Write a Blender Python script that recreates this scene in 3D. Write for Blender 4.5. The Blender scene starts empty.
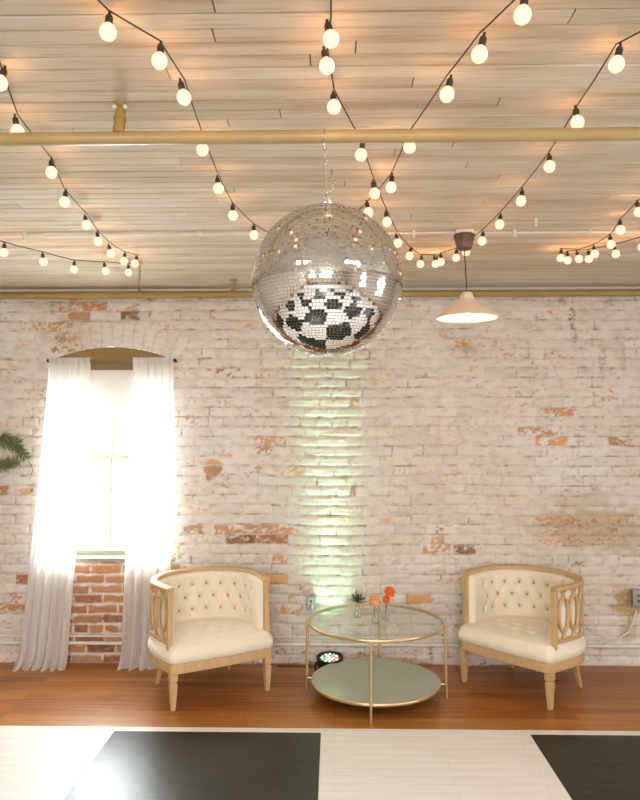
import bpy, bmesh, math, random
import numpy as np
from mathutils import Vector, Matrix

random.seed(7)
S = bpy.context.scene
COL = S.collection
PI = math.pi
def R(a): return math.radians(a)

# ------------------------------------------------------------------ camera
F = 700.0
PITCH = math.atan(30 / F)
YAW = math.atan(14 / F)
CAMZ = 1.6
cam_d = bpy.data.cameras.new('camera')
cam = bpy.data.objects.new('camera', cam_d)
COL.objects.link(cam)
cam.location = (0, 0, CAMZ)
cam.rotation_euler = (PI / 2 + PITCH, 0, YAW)
cam_d.sensor_fit = 'HORIZONTAL'
cam_d.sensor_width = 36
cam_d.lens = 36 * F / 640
cam_d.clip_start = 0.05
S.camera = cam
CM = cam.rotation_euler.to_matrix()

def ray(px, py):
    return CM @ Vector(((px - 320) / F, -(py - 400) / F, -1))
def at_y(px, py, Y):
    d = ray(px, py); return Vector((0, 0, CAMZ)) + d * (Y / d.y)
def at_z(px, py, Z):
    d = ray(px, py); return Vector((0, 0, CAMZ)) + d * ((Z - CAMZ) / d.z)

WALL = 4.85
CEIL = CAMZ + 0.984
XL, XR, YB = -3.9, 4.1, -5.2

# ------------------------------------------------------------------ world, lights, exposure
w = bpy.data.worlds.new('daylight'); S.world = w; w.use_nodes = True
wn = w.node_tree.nodes; bg = wn['Background']
sky = wn.new('ShaderNodeTexSky'); sky.sky_type = 'HOSEK_WILKIE'; sky.turbidity = 8
sky.sun_direction = (0.2, -0.5, 0.8)
mixw = wn.new('ShaderNodeMix'); mixw.data_type = 'RGBA'; mixw.inputs[0].default_value = .85
mixw.inputs[7].default_value = (1, 1, 1, 1)
w.node_tree.links.new(sky.outputs[0], mixw.inputs[6])
w.node_tree.links.new(mixw.outputs[2], bg.inputs[0])
bg.inputs[1].default_value = 1.6

def area(name, loc, rot, sx, sy, power, col):
    l = bpy.data.lights.new(name, 'AREA'); l.shape = 'RECTANGLE'; l.size = sx; l.size_y = sy
    l.energy = power; l.color = col
    o = bpy.data.objects.new(name, l); COL.objects.link(o)
    o.location = loc; o.rotation_euler = rot
    return o
WX0, WX1 = at_y(49, 400, WALL).x, at_y(172, 400, WALL).x      # window opening
WZ0, WZ1 = at_y(110, 562, WALL).z, at_y(110, 347, WALL).z
WSP = at_y(110, 359, WALL).z                                  # arch springing
PZ0, PZ1 = at_y(110, 548, WALL + .2).z, at_y(110, 404, WALL + .2).z   # glazed part
# daylight through the window beside the left chair
area('window_daylight', ((WX0 + WX1) / 2, WALL + .42, (PZ0 + PZ1) / 2), (-PI / 2, 0, 0), .84, 1.05, 85, (.93, .97, 1))
# tall windows in the wall behind the camera
BACKWIN = [(-2.7, .8), (-.1, 1.9)]
for x, w_ in BACKWIN:
    area('rear_window_daylight', (x, YB + .06, 1.76), (PI / 2, 0, 0), w_, 1.2, 50 * w_, (.96, .98, 1))
# two fill light panels added on the ceiling, out of view, for light from above
FILLPANEL = [(-1.1, .55), (1.2, .55)]
for x, y in FILLPANEL:
    area('added_fill_light', (x, y, CEIL - .055), (0, 0, 0), .9, .22, 34, (1, .97, .93))
SIDEWIN = [-.8, 1.9]
for y in SIDEWIN:
    area('side_window_daylight', (XR - .06, y, 1.55), (PI / 2, 0, PI / 2), .8, 1.5, 24, (.96, .98, 1))
S.view_settings.view_transform = 'Standard'
S.view_settings.look = 'None'
S.view_settings.gamma = 1
S.view_settings.use_curve_mapping = False
S.view_settings.exposure = 0.56

# ------------------------------------------------------------------ materials
def mat(name, col, rough=.5, metal=0, spec=.5, noise=0, nscale=20, bump=0, bscale=60, stretch=None,
        emit=None, estr=0, trans=0, ior=1.45, coat=0, sheen=0, col2=None):
    m = bpy.data.materials.new(name); m.use_nodes = True
    nt = m.node_tree; N = nt.nodes; L = nt.links
    b = N['Principled BSDF']
    b.inputs['Roughness'].default_value = rough
    b.inputs['Metallic'].default_value = metal
    b.inputs['Specular IOR Level'].default_value = spec
    b.inputs['Transmission Weight'].default_value = trans
    b.inputs['IOR'].default_value = ior
    b.inputs['Coat Weight'].default_value = coat
    b.inputs['Sheen Weight'].default_value = sheen
    tc = N.new('ShaderNodeTexCoord'); mp = N.new('ShaderNodeMapping')
    L.new(tc.outputs['Object'], mp.inputs[0])
    if stretch: mp.inputs['Scale'].default_value = stretch
    nz = N.new('ShaderNodeTexNoise'); nz.inputs['Scale'].default_value = nscale; nz.inputs['Detail'].default_value = 5
    L.new(mp.outputs[0], nz.inputs[0])
    rp = N.new('ShaderNodeValToRGB')
    c1 = col if col2 is None else col2
    k = 1 - noise
    rp.color_ramp.elements[0].position = .3; rp.color_ramp.elements[1].position = .7
    rp.color_ramp.elements[0].color = (c1[0] * k, c1[1] * k, c1[2] * k, 1)
    rp.color_ramp.elements[1].color = (*col, 1)
    L.new(nz.outputs[0], rp.inputs[0]); L.new(rp.outputs[0], b.inputs['Base Color'])
    if bump:
        n2 = N.new('ShaderNodeTexNoise'); n2.inputs['Scale'].default_value = bscale
        L.new(mp.outputs[0], n2.inputs[0])
        bp = N.new('ShaderNodeBump'); bp.inputs['Strength'].default_value = bump; bp.inputs['Distance'].default_value = .004
        L.new(n2.outputs[0], bp.inputs['Height']); L.new(bp.outputs[0], b.inputs['Normal'])
    if emit:
        b.inputs['Emission Color'].default_value = (*emit, 1); b.inputs['Emission Strength'].default_value = estr
    return m

M = {}
M['chair_wood'] = mat('washed oak', (.64, .42, .20), .5, noise=.18, nscale=9, stretch=(6, 6, 1), bump=.15)
M['chair_wood_dark'] = mat('dark rear leg wood', (.11, .05, .03), .5, noise=.2)
M['linen'] = mat('cream linen', (.88, .79, .64), .9, noise=.06, nscale=200, bump=.12, bscale=500, sheen=.2)
M['linen_side'] = mat('white linen', (.86, .81, .73), .9, noise=.06, nscale=200, bump=.12, bscale=500)
M['button'] = mat('tan button', (.50, .38, .22), .7)
M['gold_paint'] = mat('gold ochre paint', (.43, .285, .09), .38, noise=.15, nscale=7, bump=.1, bscale=40)
M['arch_paint'] = mat('ochre brown board', (.27, .165, .045), .5, noise=.12, nscale=7)
M['head'] = mat('dark olive board', (.20, .135, .045), .5, noise=.12, nscale=7)
M['pipe_paint'] = mat('cream gold pipe paint', (.47, .345, .15), .3, noise=.15, nscale=6, bump=.1, bscale=30)
M['gold_metal'] = mat('brushed champagne gold', (.72, .55, .30), .32, metal=.85, noise=.1, nscale=30)
M['white_paint'] = mat('white paint', (.78, .75, .68), .4, noise=.06, nscale=12)
M['frame_paint'] = mat('olive grey sash paint', (.33, .31, .23), .5, noise=.1, nscale=12)
M['conduit'] = mat('painted conduit', (.80, .76, .69), .35, noise=.12, nscale=10)
M['black'] = mat('black plastic', (.012, .012, .012), .35, noise=.1)
M['cord'] = mat('dark green cord', (.045, .035, .02), .6, noise=.1)
M['socket'] = mat('dark bulb socket', (.05, .035, .02), .5, noise=.1)
M['bulb'] = mat('glowing frosted bulb', (.5, .4, .25), .3, emit=(1, .43, .26), estr=1.5)
M['pendant_white'] = mat('cream enamel', (.80, .68, .52), .35, noise=.05)
M['pendant_inner'] = mat('white enamel inside', (.9, .87, .8), .5)
M['pendant_bulb'] = mat('pendant bulb glass', (.9, .85, .7), .3, emit=(1, .84, .64), estr=45)
M['canopy'] = mat('dark bronze canopy', (.13, .10, .07), .4, metal=.3, noise=.2)
M['chain'] = mat('steel chain', (.7, .68, .64), .25, metal=1, noise=.1)
M['mirror'] = mat('mirror tile', (.93, .93, .92), .04, metal=1, noise=.05, nscale=90)
M['ball_core'] = mat('grey grout', (.60, .59, .56), .45, metal=.6)
M['glass'] = mat('clear glass', (.97, 1, .98), .01, trans=1, ior=1.45)
M['shelf'] = mat('grey green frosted mirror', (.40, .44, .35), .2, metal=.2, spec=.8, noise=.06, nscale=3)
M['galv'] = mat('galvanised box', (.42, .44, .43), .4, metal=.5, noise=.2)
M['stem'] = mat('green stem', (.10, .15, .04), .6, noise=.2)
M['leaf'] = mat('olive green leaf', (.22, .29, .12), .6, noise=.4, nscale=40)
M['leaf_dark'] = mat('dark green leaf', (.05, .08, .03), .6, noise=.4, nscale=40)
M['orange'] = mat('orange petal', (.85, .17, .03), .6, noise=.25, nscale=60)
M['peach'] = mat('peach petal', (.85, .42, .16), .6, noise=.25, nscale=60)
M['pink'] = mat('pink petal', (.78, .42, .36), .6, noise=.2)
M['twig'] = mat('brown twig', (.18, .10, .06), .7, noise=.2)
M['led_white'] = mat('lit white diode', (.9, .9, .9), .3, emit=(.85, 1, .9), estr=.9)
M['led_red'] = mat('lit red diode', (.9, .1, .1), .3, emit=(1, .2, .14), estr=.9)
M['led_green'] = mat('lit green diode', (.1, .9, .2), .3, emit=(.2, 1, .4), estr=.9)
M['cable'] = mat('grey white cable', (.6, .58, .52), .5)
M['pillar'] = mat('plain plaster', (.62, .54, .46), .8, noise=.1, nscale=3)

def sheer(name, col, tr, tl):
    m = bpy.data.materials.new(name); m.use_nodes = True
    N = m.node_tree.nodes; L = m.node_tree.links
    N.remove(N['Principled BSDF']); out = N['Material Output']
    t = N.new('ShaderNodeBsdfTransparent'); d = N.new('ShaderNodeBsdfDiffuse'); s = N.new('ShaderNodeBsdfTranslucent')
    d.inputs[0].default_value = (*col, 1); s.inputs[0].default_value = (*col, 1)
    wv = N.new('ShaderNodeTexNoise'); wv.inputs['Scale'].default_value = 6; wv.inputs['Detail'].default_value = 3
    tc = N.new('ShaderNodeTexCoord'); mp = N.new('ShaderNodeMapping'); mp.inputs['Scale'].default_value = (9, 9, .4)
    L.new(tc.outputs['Object'], mp.inputs[0]); L.new(mp.outputs[0], wv.inputs[0])
    mr = N.new('ShaderNodeMapRange'); mr.inputs[1].default_value = .3; mr.inputs[2].default_value = .7
    mr.inputs[3].default_value = tr * .6; mr.inputs[4].default_value = tr * 1.3
    L.new(wv.outputs[0], mr.inputs[0])
    a = N.new('ShaderNodeMixShader'); a.inputs[0].default_value = tl
    L.new(d.outputs[0], a.inputs[1]); L.new(s.outputs[0], a.inputs[2])
    b = N.new('ShaderNodeMixShader'); L.new(mr.outputs[0], b.inputs[0])
    L.new(a.outputs[0], b.inputs[1]); L.new(t.outputs[0], b.inputs[2])
    L.new(b.outputs[0], out.inputs[0])
    return m
M['sheer'] = sheer('white sheer voile', (.97, .97, .97), .2, .55)
M['shade'] = sheer('beige blind cloth', (.80, .76, .71), .01, .12)

# ------------------------------------------------------------------ mesh helpers
class MB:
    def __init__(s): s.v = []; s.f = []; s.mi = []
    def add(s, vs, fs, mi=0):
        k = len(s.v); s.v += [tuple(v) for v in vs]
        s.f += [tuple(i + k for i in f) for f in fs]; s.mi += [mi] * len(fs)
    def box(s, x0, x1, y0, y1, z0, z1, mi=0, mtx=None):
        vs = [Vector((x, y, z)) for z in (z0, z1) for y in (y0, y1) for x in (x0, x1)]
        if mtx: vs = [mtx @ v for v in vs]
        s.add(vs, [(0, 2, 3, 1), (4, 5, 7, 6), (0, 1, 5, 4), (2, 6, 7, 3), (0, 4, 6, 2), (1, 3, 7, 5)], mi)
    def tube(s, pts, r, n=10, closed=False, mi=0, flat=1.0):
        pts = [Vector(p) for p in pts]; m = len(pts)
        rs = r if isinstance(r, (list, tuple)) else [r] * m
        vs = []; up = None
        for i, p in enumerate(pts):
            if closed: t = pts[(i + 1) % m] - pts[i - 1]
            else: t = pts[min(i + 1, m - 1)] - pts[max(i - 1, 0)]
            t.normalize()
            if up is None:
                up = Vector((0, 0, 1)) if abs(t.z) < .9 else Vector((1, 0, 0))
            a = t.cross(up)
            if a.length < 1e-5: a = t.orthogonal()
            a.normalize(); b = a.cross(t).normalized(); up = b
            for j in range(n):
                q = 2 * PI * j / n
                vs.append(p + (a * math.cos(q) * flat + b * math.sin(q)) * rs[i])
        fs = []
        for i in range(m if closed else m - 1):
            for j in range(n):
                i2 = (i + 1) % m
                fs.append((i * n + j, i2 * n + j, i2 * n + (j + 1) % n, i * n + (j + 1) % n))
        if not closed:
            fs.append(tuple(range(n))); fs.append(tuple((m - 1) * n + j for j in reversed(range(n))))
        s.add(vs, fs, mi)
    def lathe(s, prof, c=(0, 0, 0), n=32, mi=0, mtx=None, cap=True):
        vs = []; c = Vector(c)
        for r, z in prof:
            for j in range(n):
                q = 2 * PI * j / n
                v = Vector((r * math.cos(q), r * math.sin(q), z))
                if mtx: v = mtx @ v
                vs.append(c + v)
        fs = []
        for i in range(len(prof) - 1):
            for j in range(n):
                fs.append((i * n + j, i * n + (j + 1) % n, (i + 1) * n + (j + 1) % n, (i + 1) * n + j))
        if cap and prof[0][0] > 1e-6: fs.append(tuple(reversed(range(n))))
        if cap and prof[-1][0] > 1e-6: fs.append(tuple((len(prof) - 1) * n + j for j in range(n)))
        s.add(vs, fs, mi)
    def ball(s, c, rx, ry=None, rz=None, n=14, m=9, mi=0, mtx=None):
        ry = ry or rx; rz = rz or rx
        prof = [(math.sin(PI * i / m), -math.cos(PI * i / m)) for i in range(m + 1)]
        vs = []
        for r, z in prof:
            for j in range(n):
                q = 2 * PI * j / n
                v = Vector((r * math.cos(q) * rx, r * math.sin(q) * ry, z * rz))
                if mtx: v = mtx @ v
                vs.append(Vector(c) + v)
        fs = [(i * n + j, i * n + (j + 1) % n, (i + 1) * n + (j + 1) % n, (i + 1) * n + j) for i in range(m) for j in range(n)]
        s.add(vs, fs, mi)
    def grid(s, fn, nu, nv, mi=0, cu=False):
        vs = [fn(i / (nu if cu else nu - 1), j / (nv - 1)) for j in range(nv) for i in range(nu)]
        fs = []
        for j in range(nv - 1):
            for i in range(nu if cu else nu - 1):
                i2 = (i + 1) % nu
                fs.append((j * nu + i, j * nu + i2, (j + 1) * nu + i2, (j + 1) * nu + i))
        s.add(vs, fs, mi)
    def build(s, name, mats, parent=None, smooth=True, bevel=0, loc=None, sub=0, merge=True):
        me = bpy.data.meshes.new(name)
        me.from_pydata(s.v, [], s.f)
        if merge:
            bm = bmesh.new(); bm.from_mesh(me)
            bmesh.ops.remove_doubles(bm, verts=bm.verts, dist=1e-6)
            bmesh.ops.recalc_face_normals(bm, faces=bm.faces)
            bm.to_mesh(me); bm.free()
        if not isinstance(mats, (list, tuple)): mats = [mats]
        for m in mats: me.materials.append(m)
        if len(mats) > 1 and len(me.polygons) == len(s.mi):
            me.polygons.foreach_set('material_index', s.mi)
        if smooth:
            me.polygons.foreach_set('use_smooth', [True] * len(me.polygons))
            try: me.set_sharp_from_angle(angle=R(38))
            except Exception: pass
        o = bpy.data.objects.new(name, me); COL.objects.link(o)
        if parent: o.parent = parent
        if loc is not None: o.location = loc
        if bevel:
            b = o.modifiers.new('bevel', 'BEVEL'); b.width = bevel; b.segments = 2; b.limit_method = 'ANGLE'
        if sub:
            q = o.modifiers.new('sub', 'SUBSURF'); q.levels = sub; q.render_levels = sub
        return o

def tag(o, label=None, cat=None, group=None, kind=None):
    if label: o['label'] = label
    if cat: o['category'] = cat
    if group: o['group'] = group
    if kind: o['kind'] = kind
    return o
def thing(name, loc, label, cat, rz=0, group=None):
    o = bpy.data.objects.new(name, None); COL.objects.link(o)
    o.empty_display_size = .05
    o.location = loc; o.rotation_euler = (0, 0, rz)
    return tag(o, label, cat, group)

# ------------------------------------------------------------------ value noise
def vnoise(x, z, sx, sz, seed):
    rs = np.random.RandomState(seed)
    G = rs.rand(257, 257)
    X = (x / sx) % 256; Z = (z / sz) % 256
    i = X.astype(int); j = Z.astype(int); u = X - i; v = Z - j
    u = u * u * (3 - 2 * u); v = v * v * (3 - 2 * v)
    a = G[i, j]; b = G[i + 1, j]; c = G[i, j + 1]; d = G[i + 1, j + 1]
    return (a * (1 - u) + b * u) * (1 - v) + (c * (1 - u) + d * u) * v
def sstep(a, b, t):
    t = np.clip((t - a) / (b - a), 0, 1); return t * t * (3 - 2 * t)

# ------------------------------------------------------------------ brick wall at the back
# chips: pixel boxes on the photograph converted to the wall plane (places where the paint has come off)
CHIP = [ # cx, cy, half w, half h, strength
 (238,371,34,5,.62),(213,388,16,4,.55),(271,441,16,4,.75),(262,449,5,4,.7),(242,397,8,3,.5),(256,468,10,3,.5),(296,468,8,3,.7),
 (252,528,46,5,.78),(256,539,38,5,.95),(280,557,7,6,.8),(281,578,13,5,1.2),(303,588,18,8,.5),(353,405,11,4,.75),(366,467,12,5,.45),
 (386,461,5,8,.55),(353,492,6,4,.8),(466,344,13,4,.75),(450,352,7,4,.5),(554,350,8,4,.6),(553,411,19,4,.75),(536,430,24,4,.72),(550,439,10,3,.8),
 (612,394,7,4,.85),(571,456,8,4,1.0),(625,439,15,4,.8),(449,465,14,4,.5),(448,527,11,4,.6),(550,473,5,6,.75),(478,445,14,4,.4),
 (590,520,52,6,.66),(560,535,24,10,.62),(600,536,34,12,.55),(635,470,12,6,.5),(434,539,5,3,.8),(437,548,8,3,.6),(467,548,6,4,.9),
 (440,576,10,5,.8),(416,598,13,5,1.1),(292,606,8,8,.7),(303,587,8,5,.7),(443,577,6,5,.8),(574,557,10,5,.55),(497,561,30,4,.3),
 (626,600,14,12,.62),(628,626,8,10,.55),(600,628,16,6,.35),
 (70,299,11,4,.8),(82,307,34,5,.8),(82,315,12,5,.9),(127,315,11,5,.95),(150,315,9,5,.8),(152,300,11,4,.9),(116,300,9,3,.6),(175,305,24,6,.55),(196,297,20,4,.45),
 (43,324,12,5,.7),(66,323,8,4,.7),(66,342,14,12,.62),(30,330,16,14,.28),(41,389,6,4,.9),(2,487,7,6,.8),(28,488,8,4,.7),(12,460,30,10,.3),
 (25,580,8,6,.95),(14,598,12,5,.85),(15,608,13,5,.9),(18,630,20,10,.42),(176,566,9,7,1.1),(194,528,8,4,.85),(195,425,11,7,.5),(60,640,80,16,.3),
 (190,500,26,6,.36),(240,490,22,5,.4),(410,440,30,5,.3),(500,480,40,8,.28),(350,372,30,5,.25),(610,330,30,20,.2),(470,610,40,8,.35),
 (320,655,330,8,.48),(330,440,20,6,.28),
]
# chips that follow their own round outline instead of the bricks
SPOT = [(213,468,9,9),(209,476,3,5)]
DARK = [(572,316,3.2,20,.9),(562,301,7,5,.6),(610,302,9,5,.6),(602,360,4,24,.45),(623,355,3,25,.35),(466,352,6,3,.2),(345,477,6,5,.5),(354,485,4,5,.5),(575,338,3,8,.5)]
TAN = [(595,528,60,24,.6),(627,602,14,16,1.0),(628,628,10,14,.5),(213,470,7,7,.7),(584,500,30,14,.35),(60,300,60,12,.3),(70,335,30,20,.3),(465,348,18,8,.3)]

def build_brick_wall():
    st = .0085
    xs = np.arange(XL, XR + st, st); zs = np.arange(0, CEIL + .02, st)
    X, Z = np.meshgrid(xs, zs)           # [z, x]
    H = .0677
    Zw = Z + (vnoise(X + 9, Z * 0 + 3, .7, 1, 1) - .5) * .012 + (vnoise(X + 9, Z + 3, .12, .2, 2) - .5) * .006
    row = np.floor(Zw / H).astype(int)
    rs = np.random.RandomState(5)
    off = rs.rand(80) * .02
    header = (row % 7) == 3
    Lb = np.where(header, .108, .211)
    xo = X - XL + np.where(row % 2 == 0, 0, .5) * Lb + off[row] + (vnoise(X + 9, row * 7.3 + 1, .5, 1, 3) - .5) * .05
    bi = np.floor(xo / Lb).astype(int)
    fx = xo / Lb - bi; fz = Zw / H - row
    # arch of upright bricks over the window
    cx = (WX0 + WX1) / 2; half = (WX1 - WX0) / 2; rise = WZ1 - WSP
    Ra = (half ** 2 + rise ** 2) / (2 * rise); zc = WZ1 - Ra
    rr = np.hypot(X - cx, Z - zc); ang = np.arctan2(X - cx, Z - zc)
    lim = math.asin(half / Ra) * 1.12
    arch = (rr > Ra) & (rr < Ra + .17) & (np.abs(ang) < lim)
    aw = .07 / Ra
    bi = np.where(arch, np.floor(ang / aw).astype(int) + 900, bi)
    row_id = np.where(arch, 70, row)
    fx = np.where(arch, ang / aw - np.floor(ang / aw), fx)
    fz = np.where(arch, (rr - Ra) / .2, fz)
    LX = np.where(arch, .07, Lb); LZ = np.where(arch, .2, H)
    dx = np.minimum(fx, 1 - fx) * LX; dz = np.minimum(fz, 1 - fz) * LZ
    fine = vnoise(X + 9, Z + 5, .018, .014, 11); mid = vnoise(X + 9, Z + 5, .06, .03, 12); big = vnoise(X + 9, Z + 5, .45, .3, 13)
    f2 = vnoise(X + 9, Z + 5, .035, .02, 15)
    edge = np.minimum(dx + .002, dz) + (f2 - .5) * .006
    body = sstep(.002, .011, edge)
    joint = 1 - sstep(.0015, .0065, edge)
    GR = rs.rand(90, 3000)
    rid = GR[row_id % 90, np.abs(bi) % 3000]
    h = body * .009 + (rid - .5) * .004 * body + (fine - .5) * .002 + (mid - .5) * .004 + (big - .5) * .008
    # paint loss
    P = np.array([[c[0], c[1]] for c in CHIP], float)
    chip = np.zeros_like(X) - .1 + (big - .5) * .12
    # brick centre coordinates so that loss follows bricks
    bxc = X - (fx - .5) * LX; bzc = Z - (fz - .5) * LZ
    bxc = np.where(arch, X, bxc); bzc = np.where(arch, Z, bzc)
    bxm = .5 * bxc + .5 * X
    def wpt(px, py):
        p = at_y(px, py, WALL); return p.x, p.z
    sc = WALL / F
    for (px, py, hw, hh, s) in CHIP:
        x0, z0 = wpt(px, py); hw *= sc; hh *= sc
        d = np.maximum(np.abs(bxm - x0) / max(hw, .01), np.abs(bzc - z0) / max(hh, .03))
        chip = np.maximum(chip, s * (1 - sstep(.75, 1.2, d)))
    for yy in (0,):
        pass
    lowleft = (X > WX0 + .05) & (X < WX1 - .05) & (Z < WZ0)
    ff = vnoise(X + 9, Z + 5, .010, .009, 41)
    lossn = .33 * fine + .27 * f2 + .30 * mid + .25 * ff
    mask = sstep(.46, .58, chip * .66 + (lossn - .57) * 1.0 + .08 * rid)
    bricky = chip.copy()
    for (px, py, a, b) in SPOT:
        x0, z0 = wpt(px, py)
        d = np.hypot((X - x0) / (a * sc), (Z - z0) / (b * sc)) + (fine - .5) * .2
        mask = np.maximum(mask, 1 - sstep(.9, 1.1, d))
    tiny = sstep(.925, .99, lossn + .18 * rid + .12 * big - .05)
    mask = np.maximum(mask, tiny * .7)
    # bare brick below the window
    m2 = sstep(.22, .32, lossn + .15 * rid - .02)
    mask = np.where(lowleft, np.maximum(m2, .3), mask)
    wj = 1 - sstep(.006, .012, edge + (mid - .5) * .012)
    mask = mask * np.where(lowleft, 1 - wj, (1 - joint * .75))
    tan = np.zeros_like(X); dark = np.zeros_like(X)
    for (px, py, a, b, s) in TAN:
        x0, z0 = wpt(px, py); d = np.hypot((X - x0) / (a * sc), (Z - z0) / (b * sc)) + (mid - .5) * .8
        tan = np.maximum(tan, s * (1 - sstep(.5, 1.2, d)))
    for (px, py, a, b, s) in DARK:
        x0, z0 = wpt(px, py); d = np.hypot((X - x0) / (a * sc), (Z - z0) / (b * sc)) + (f2 - .5) * .9
        dark = np.maximum(dark, s * (1 - sstep(.5, 1.2, d)))
    jn = vnoise(X + 9, Z + 5, .09, .05, 21)
    sn = vnoise(X + 9, Z + 5, .022, .016, 31); sn2 = vnoise(X + 9, Z + 5, .20, .13, 32)
    shade_dirt = joint * (.30 * sstep(.3, .6, jn) + .55 * sstep(.58, .74, .6 * sn + .4 * jn + .16 * (sn2 - .5)))  # soft joint shading put into the colour, plus dark dirt specks
    shade_dirt = np.maximum(shade_dirt, .35 * sstep(.76, .83, .55 * sn + .3 * fine + .15 * sn2))
    shade_dirt = np.where(arch, shade_dirt * .55, shade_dirt)
    shade_dirt = np.where(lowleft, 0, shade_dirt)
    h = h - mask * .003 - dark * .002
    dark = dark * sstep(.35, .62, .5 * f2 + .5 * ff + .25 * joint)
    h = np.where(lowleft, h + body * .004, h)
    # plane
    nz, nx = X.shape
    co = np.empty((nz * nx, 3)); co[:, 0] = X.ravel(); co[:, 1] = WALL + .008 - h.ravel(); co[:, 2] = Z.ravel()
    idx = np.arange(nz * nx).reshape(nz, nx)
    a = idx[:-1, :-1]; b = idx[:-1, 1:]; c = idx[1:, 1:]; d = idx[1:, :-1]
    cxm = (X[:-1, :-1] + st / 2); czm = Z[:-1, :-1] + st / 2
    hole = (cxm > WX0) & (cxm < WX1) & (czm > WZ0) & ((czm < WSP) | (np.hypot(cxm - cx, czm - zc) < Ra))
    keep = ~hole
    F4 = np.stack([a[keep], b[keep], c[keep], d[keep]], 1)
    me = bpy.data.meshes.new('wall_back')
    me.vertices.add(len(co)); me.vertices.foreach_set('co', co.ravel())
    me.loops.add(F4.size); me.loops.foreach_set('vertex_index', F4.ravel().astype(np.int32))
    me.polygons.add(len(F4)); me.polygons.foreach_set('loop_start', np.arange(0, F4.size, 4, dtype=np.int32))
    try: me.polygons.foreach_set('loop_total', np.full(len(F4), 4, dtype=np.int32))
    except Exception: pass
    me.update(calc_edges=True); me.validate()
    me.polygons.foreach_set('use_smooth', [True] * len(me.polygons))
    for nm, arr in (('loss', mask), ('tone', rid), ('tan', tan), ('dark', dark), ('shade_dirt', shade_dirt), ('bare', lowleft.astype(float))):
        at = me.attributes.new(nm, 'FLOAT', 'POINT'); at.data.foreach_set('value', arr.ravel().astype(np.float32))
    o = bpy.data.objects.new('wall_back', me); COL.objects.link(o)
    # material
    m = bpy.data.materials.new('whitewashed brick'); m.use_nodes = True
    N = m.node_tree.nodes; L = m.node_tree.links; bs = N['Principled BSDF']
    bs.inputs['Roughness'].default_value = .75; bs.inputs['Specular IOR Level'].default_value = .25
    def attr(n):
        q = N.new('ShaderNodeAttribute'); q.attribute_name = n; return q.outputs['Fac']
    tc = N.new('ShaderNodeTexCoord')
    def noise(s, sc3, det=5):
        mp = N.new('ShaderNodeMapping'); mp.inputs['Scale'].default_value = sc3
        L.new(tc.outputs['Object'], mp.inputs[0])
        q = N.new('ShaderNodeTexNoise'); q.inputs['Scale'].default_value = s; q.inputs['Detail'].default_value = det
        L.new(mp.outputs[0], q.inputs[0]); return q.outputs[0]
    def ramp(src, els):
        r = N.new('ShaderNodeValToRGB')
        while len(r.color_ramp.elements) < len(els): r.color_ramp.elements.new(.5)
        for e, (p, c_) in zip(r.color_ramp.elements, els): e.position = p; e.color = (*c_, 1)
        L.new(src, r.inputs[0]); return r.outputs[0]
    def mix(f, c1, c2, t='MIX'):
        q = N.new('ShaderNodeMix'); q.data_type = 'RGBA'; q.blend_type = t
        if isinstance(f, float): q.inputs[0].default_value = f
        else: L.new(f, q.inputs[0])
        for k, c_ in ((6, c1), (7, c2)):
            if isinstance(c_, tuple): q.inputs[k].default_value = (*c_, 1)
            else: L.new(c_, q.inputs[k])
        return q.outputs[2]
    paint = ramp(noise(1.1, (1, 1, 1.4)), [(.3, (.71, .63, .56)), (.5, (.75, .70, .64)), (.7, (.78, .75, .71))])
    p2 = ramp(noise(13, (1, 1, 2.2)), [(.32, (.82, .78, .73)), (.52, (1, 1, 1))])
    paint = mix(.8, paint, p2, 'MULTIPLY')
    tonep = ramp(attr('tone'), [(0, (.91, .89, .87)), (.6, (1, 1, 1)), (1, (1.0, .96, .92))])
    paint = mix(1.0, paint, tonep, 'MULTIPLY')
    paint = mix(attr('tan'), paint, (.48, .34, .17))
    brick = ramp(attr('tone'), [(0, (.20, .09, .05)), (.3, (.58, .22, .09)), (.55, (.72, .35, .14)), (.75, (.40, .22, .12)), (1, (.76, .42, .20))])
    brick = mix(ramp(noise(30, (1, 1, 1.5)), [(.35, (0, 0, 0)), (.75, (.55, .55, .55))]), brick, (.62, .45, .33))
    bare = mix(.75, brick, (.50, .34, .22), 'MULTIPLY')
    brick = mix(attr('bare'), brick, mix(.5, brick, bare))
    brick = mix(attr('tan'), brick, (.42, .26, .12))
    c1 = mix(attr('loss'), paint, brick)
    c1 = mix(attr('shade_dirt'), c1, (.22, .18, .14))
    c1 = mix(attr('dark'), c1, (.16, .13, .08))
    L.new(c1, bs.inputs['Base Color'])
    bp = N.new('ShaderNodeBump'); bp.inputs['Strength'].default_value = .35; bp.inputs['Distance'].default_value = .004
    L.new(noise(90, (1, 1, 1.3), 6), bp.inputs['Height']); L.new(bp.outputs[0], bs.inputs['Normal'])
    me.materials.append(m)
    tag(o, kind='structure')
    M['brickpaint'] = m
    return cx, half, Ra, zc
WCX, WHALF, WRA, WZC = build_brick_wall()

M['reveal'] = mat('whitewashed reveal', (.70, .64, .57), .8, noise=.15, nscale=14, bump=.4, bscale=50)
def build_reveal():
    m = MB(); D0, D1 = WALL + .001, WALL + .36
    def prof(y, g=0):
        p = [(WX0 - g, y, WZ0 - g), (WX0 - g, y, WSP)]
        for i in range(1, 20):
            a = -math.asin(WHALF / WRA) * (1 - i / 10)
            p.append((WCX + (WRA + g) * math.sin(a), y, WZC + (WRA + g) * math.cos(a)))
        p += [(WX1 + g, y, WSP), (WX1 + g, y, WZ0 - g)]
        return p
    a, b = prof(D0), prof(D1); n = len(a)
    m.add(a + b, [(i, (i + 1) % n, n + (i + 1) % n, n + i) for i in range(n)])
    o = m.build('trim_1', M['reveal'], smooth=False); tag(o, kind='structure')
build_reveal()

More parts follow.
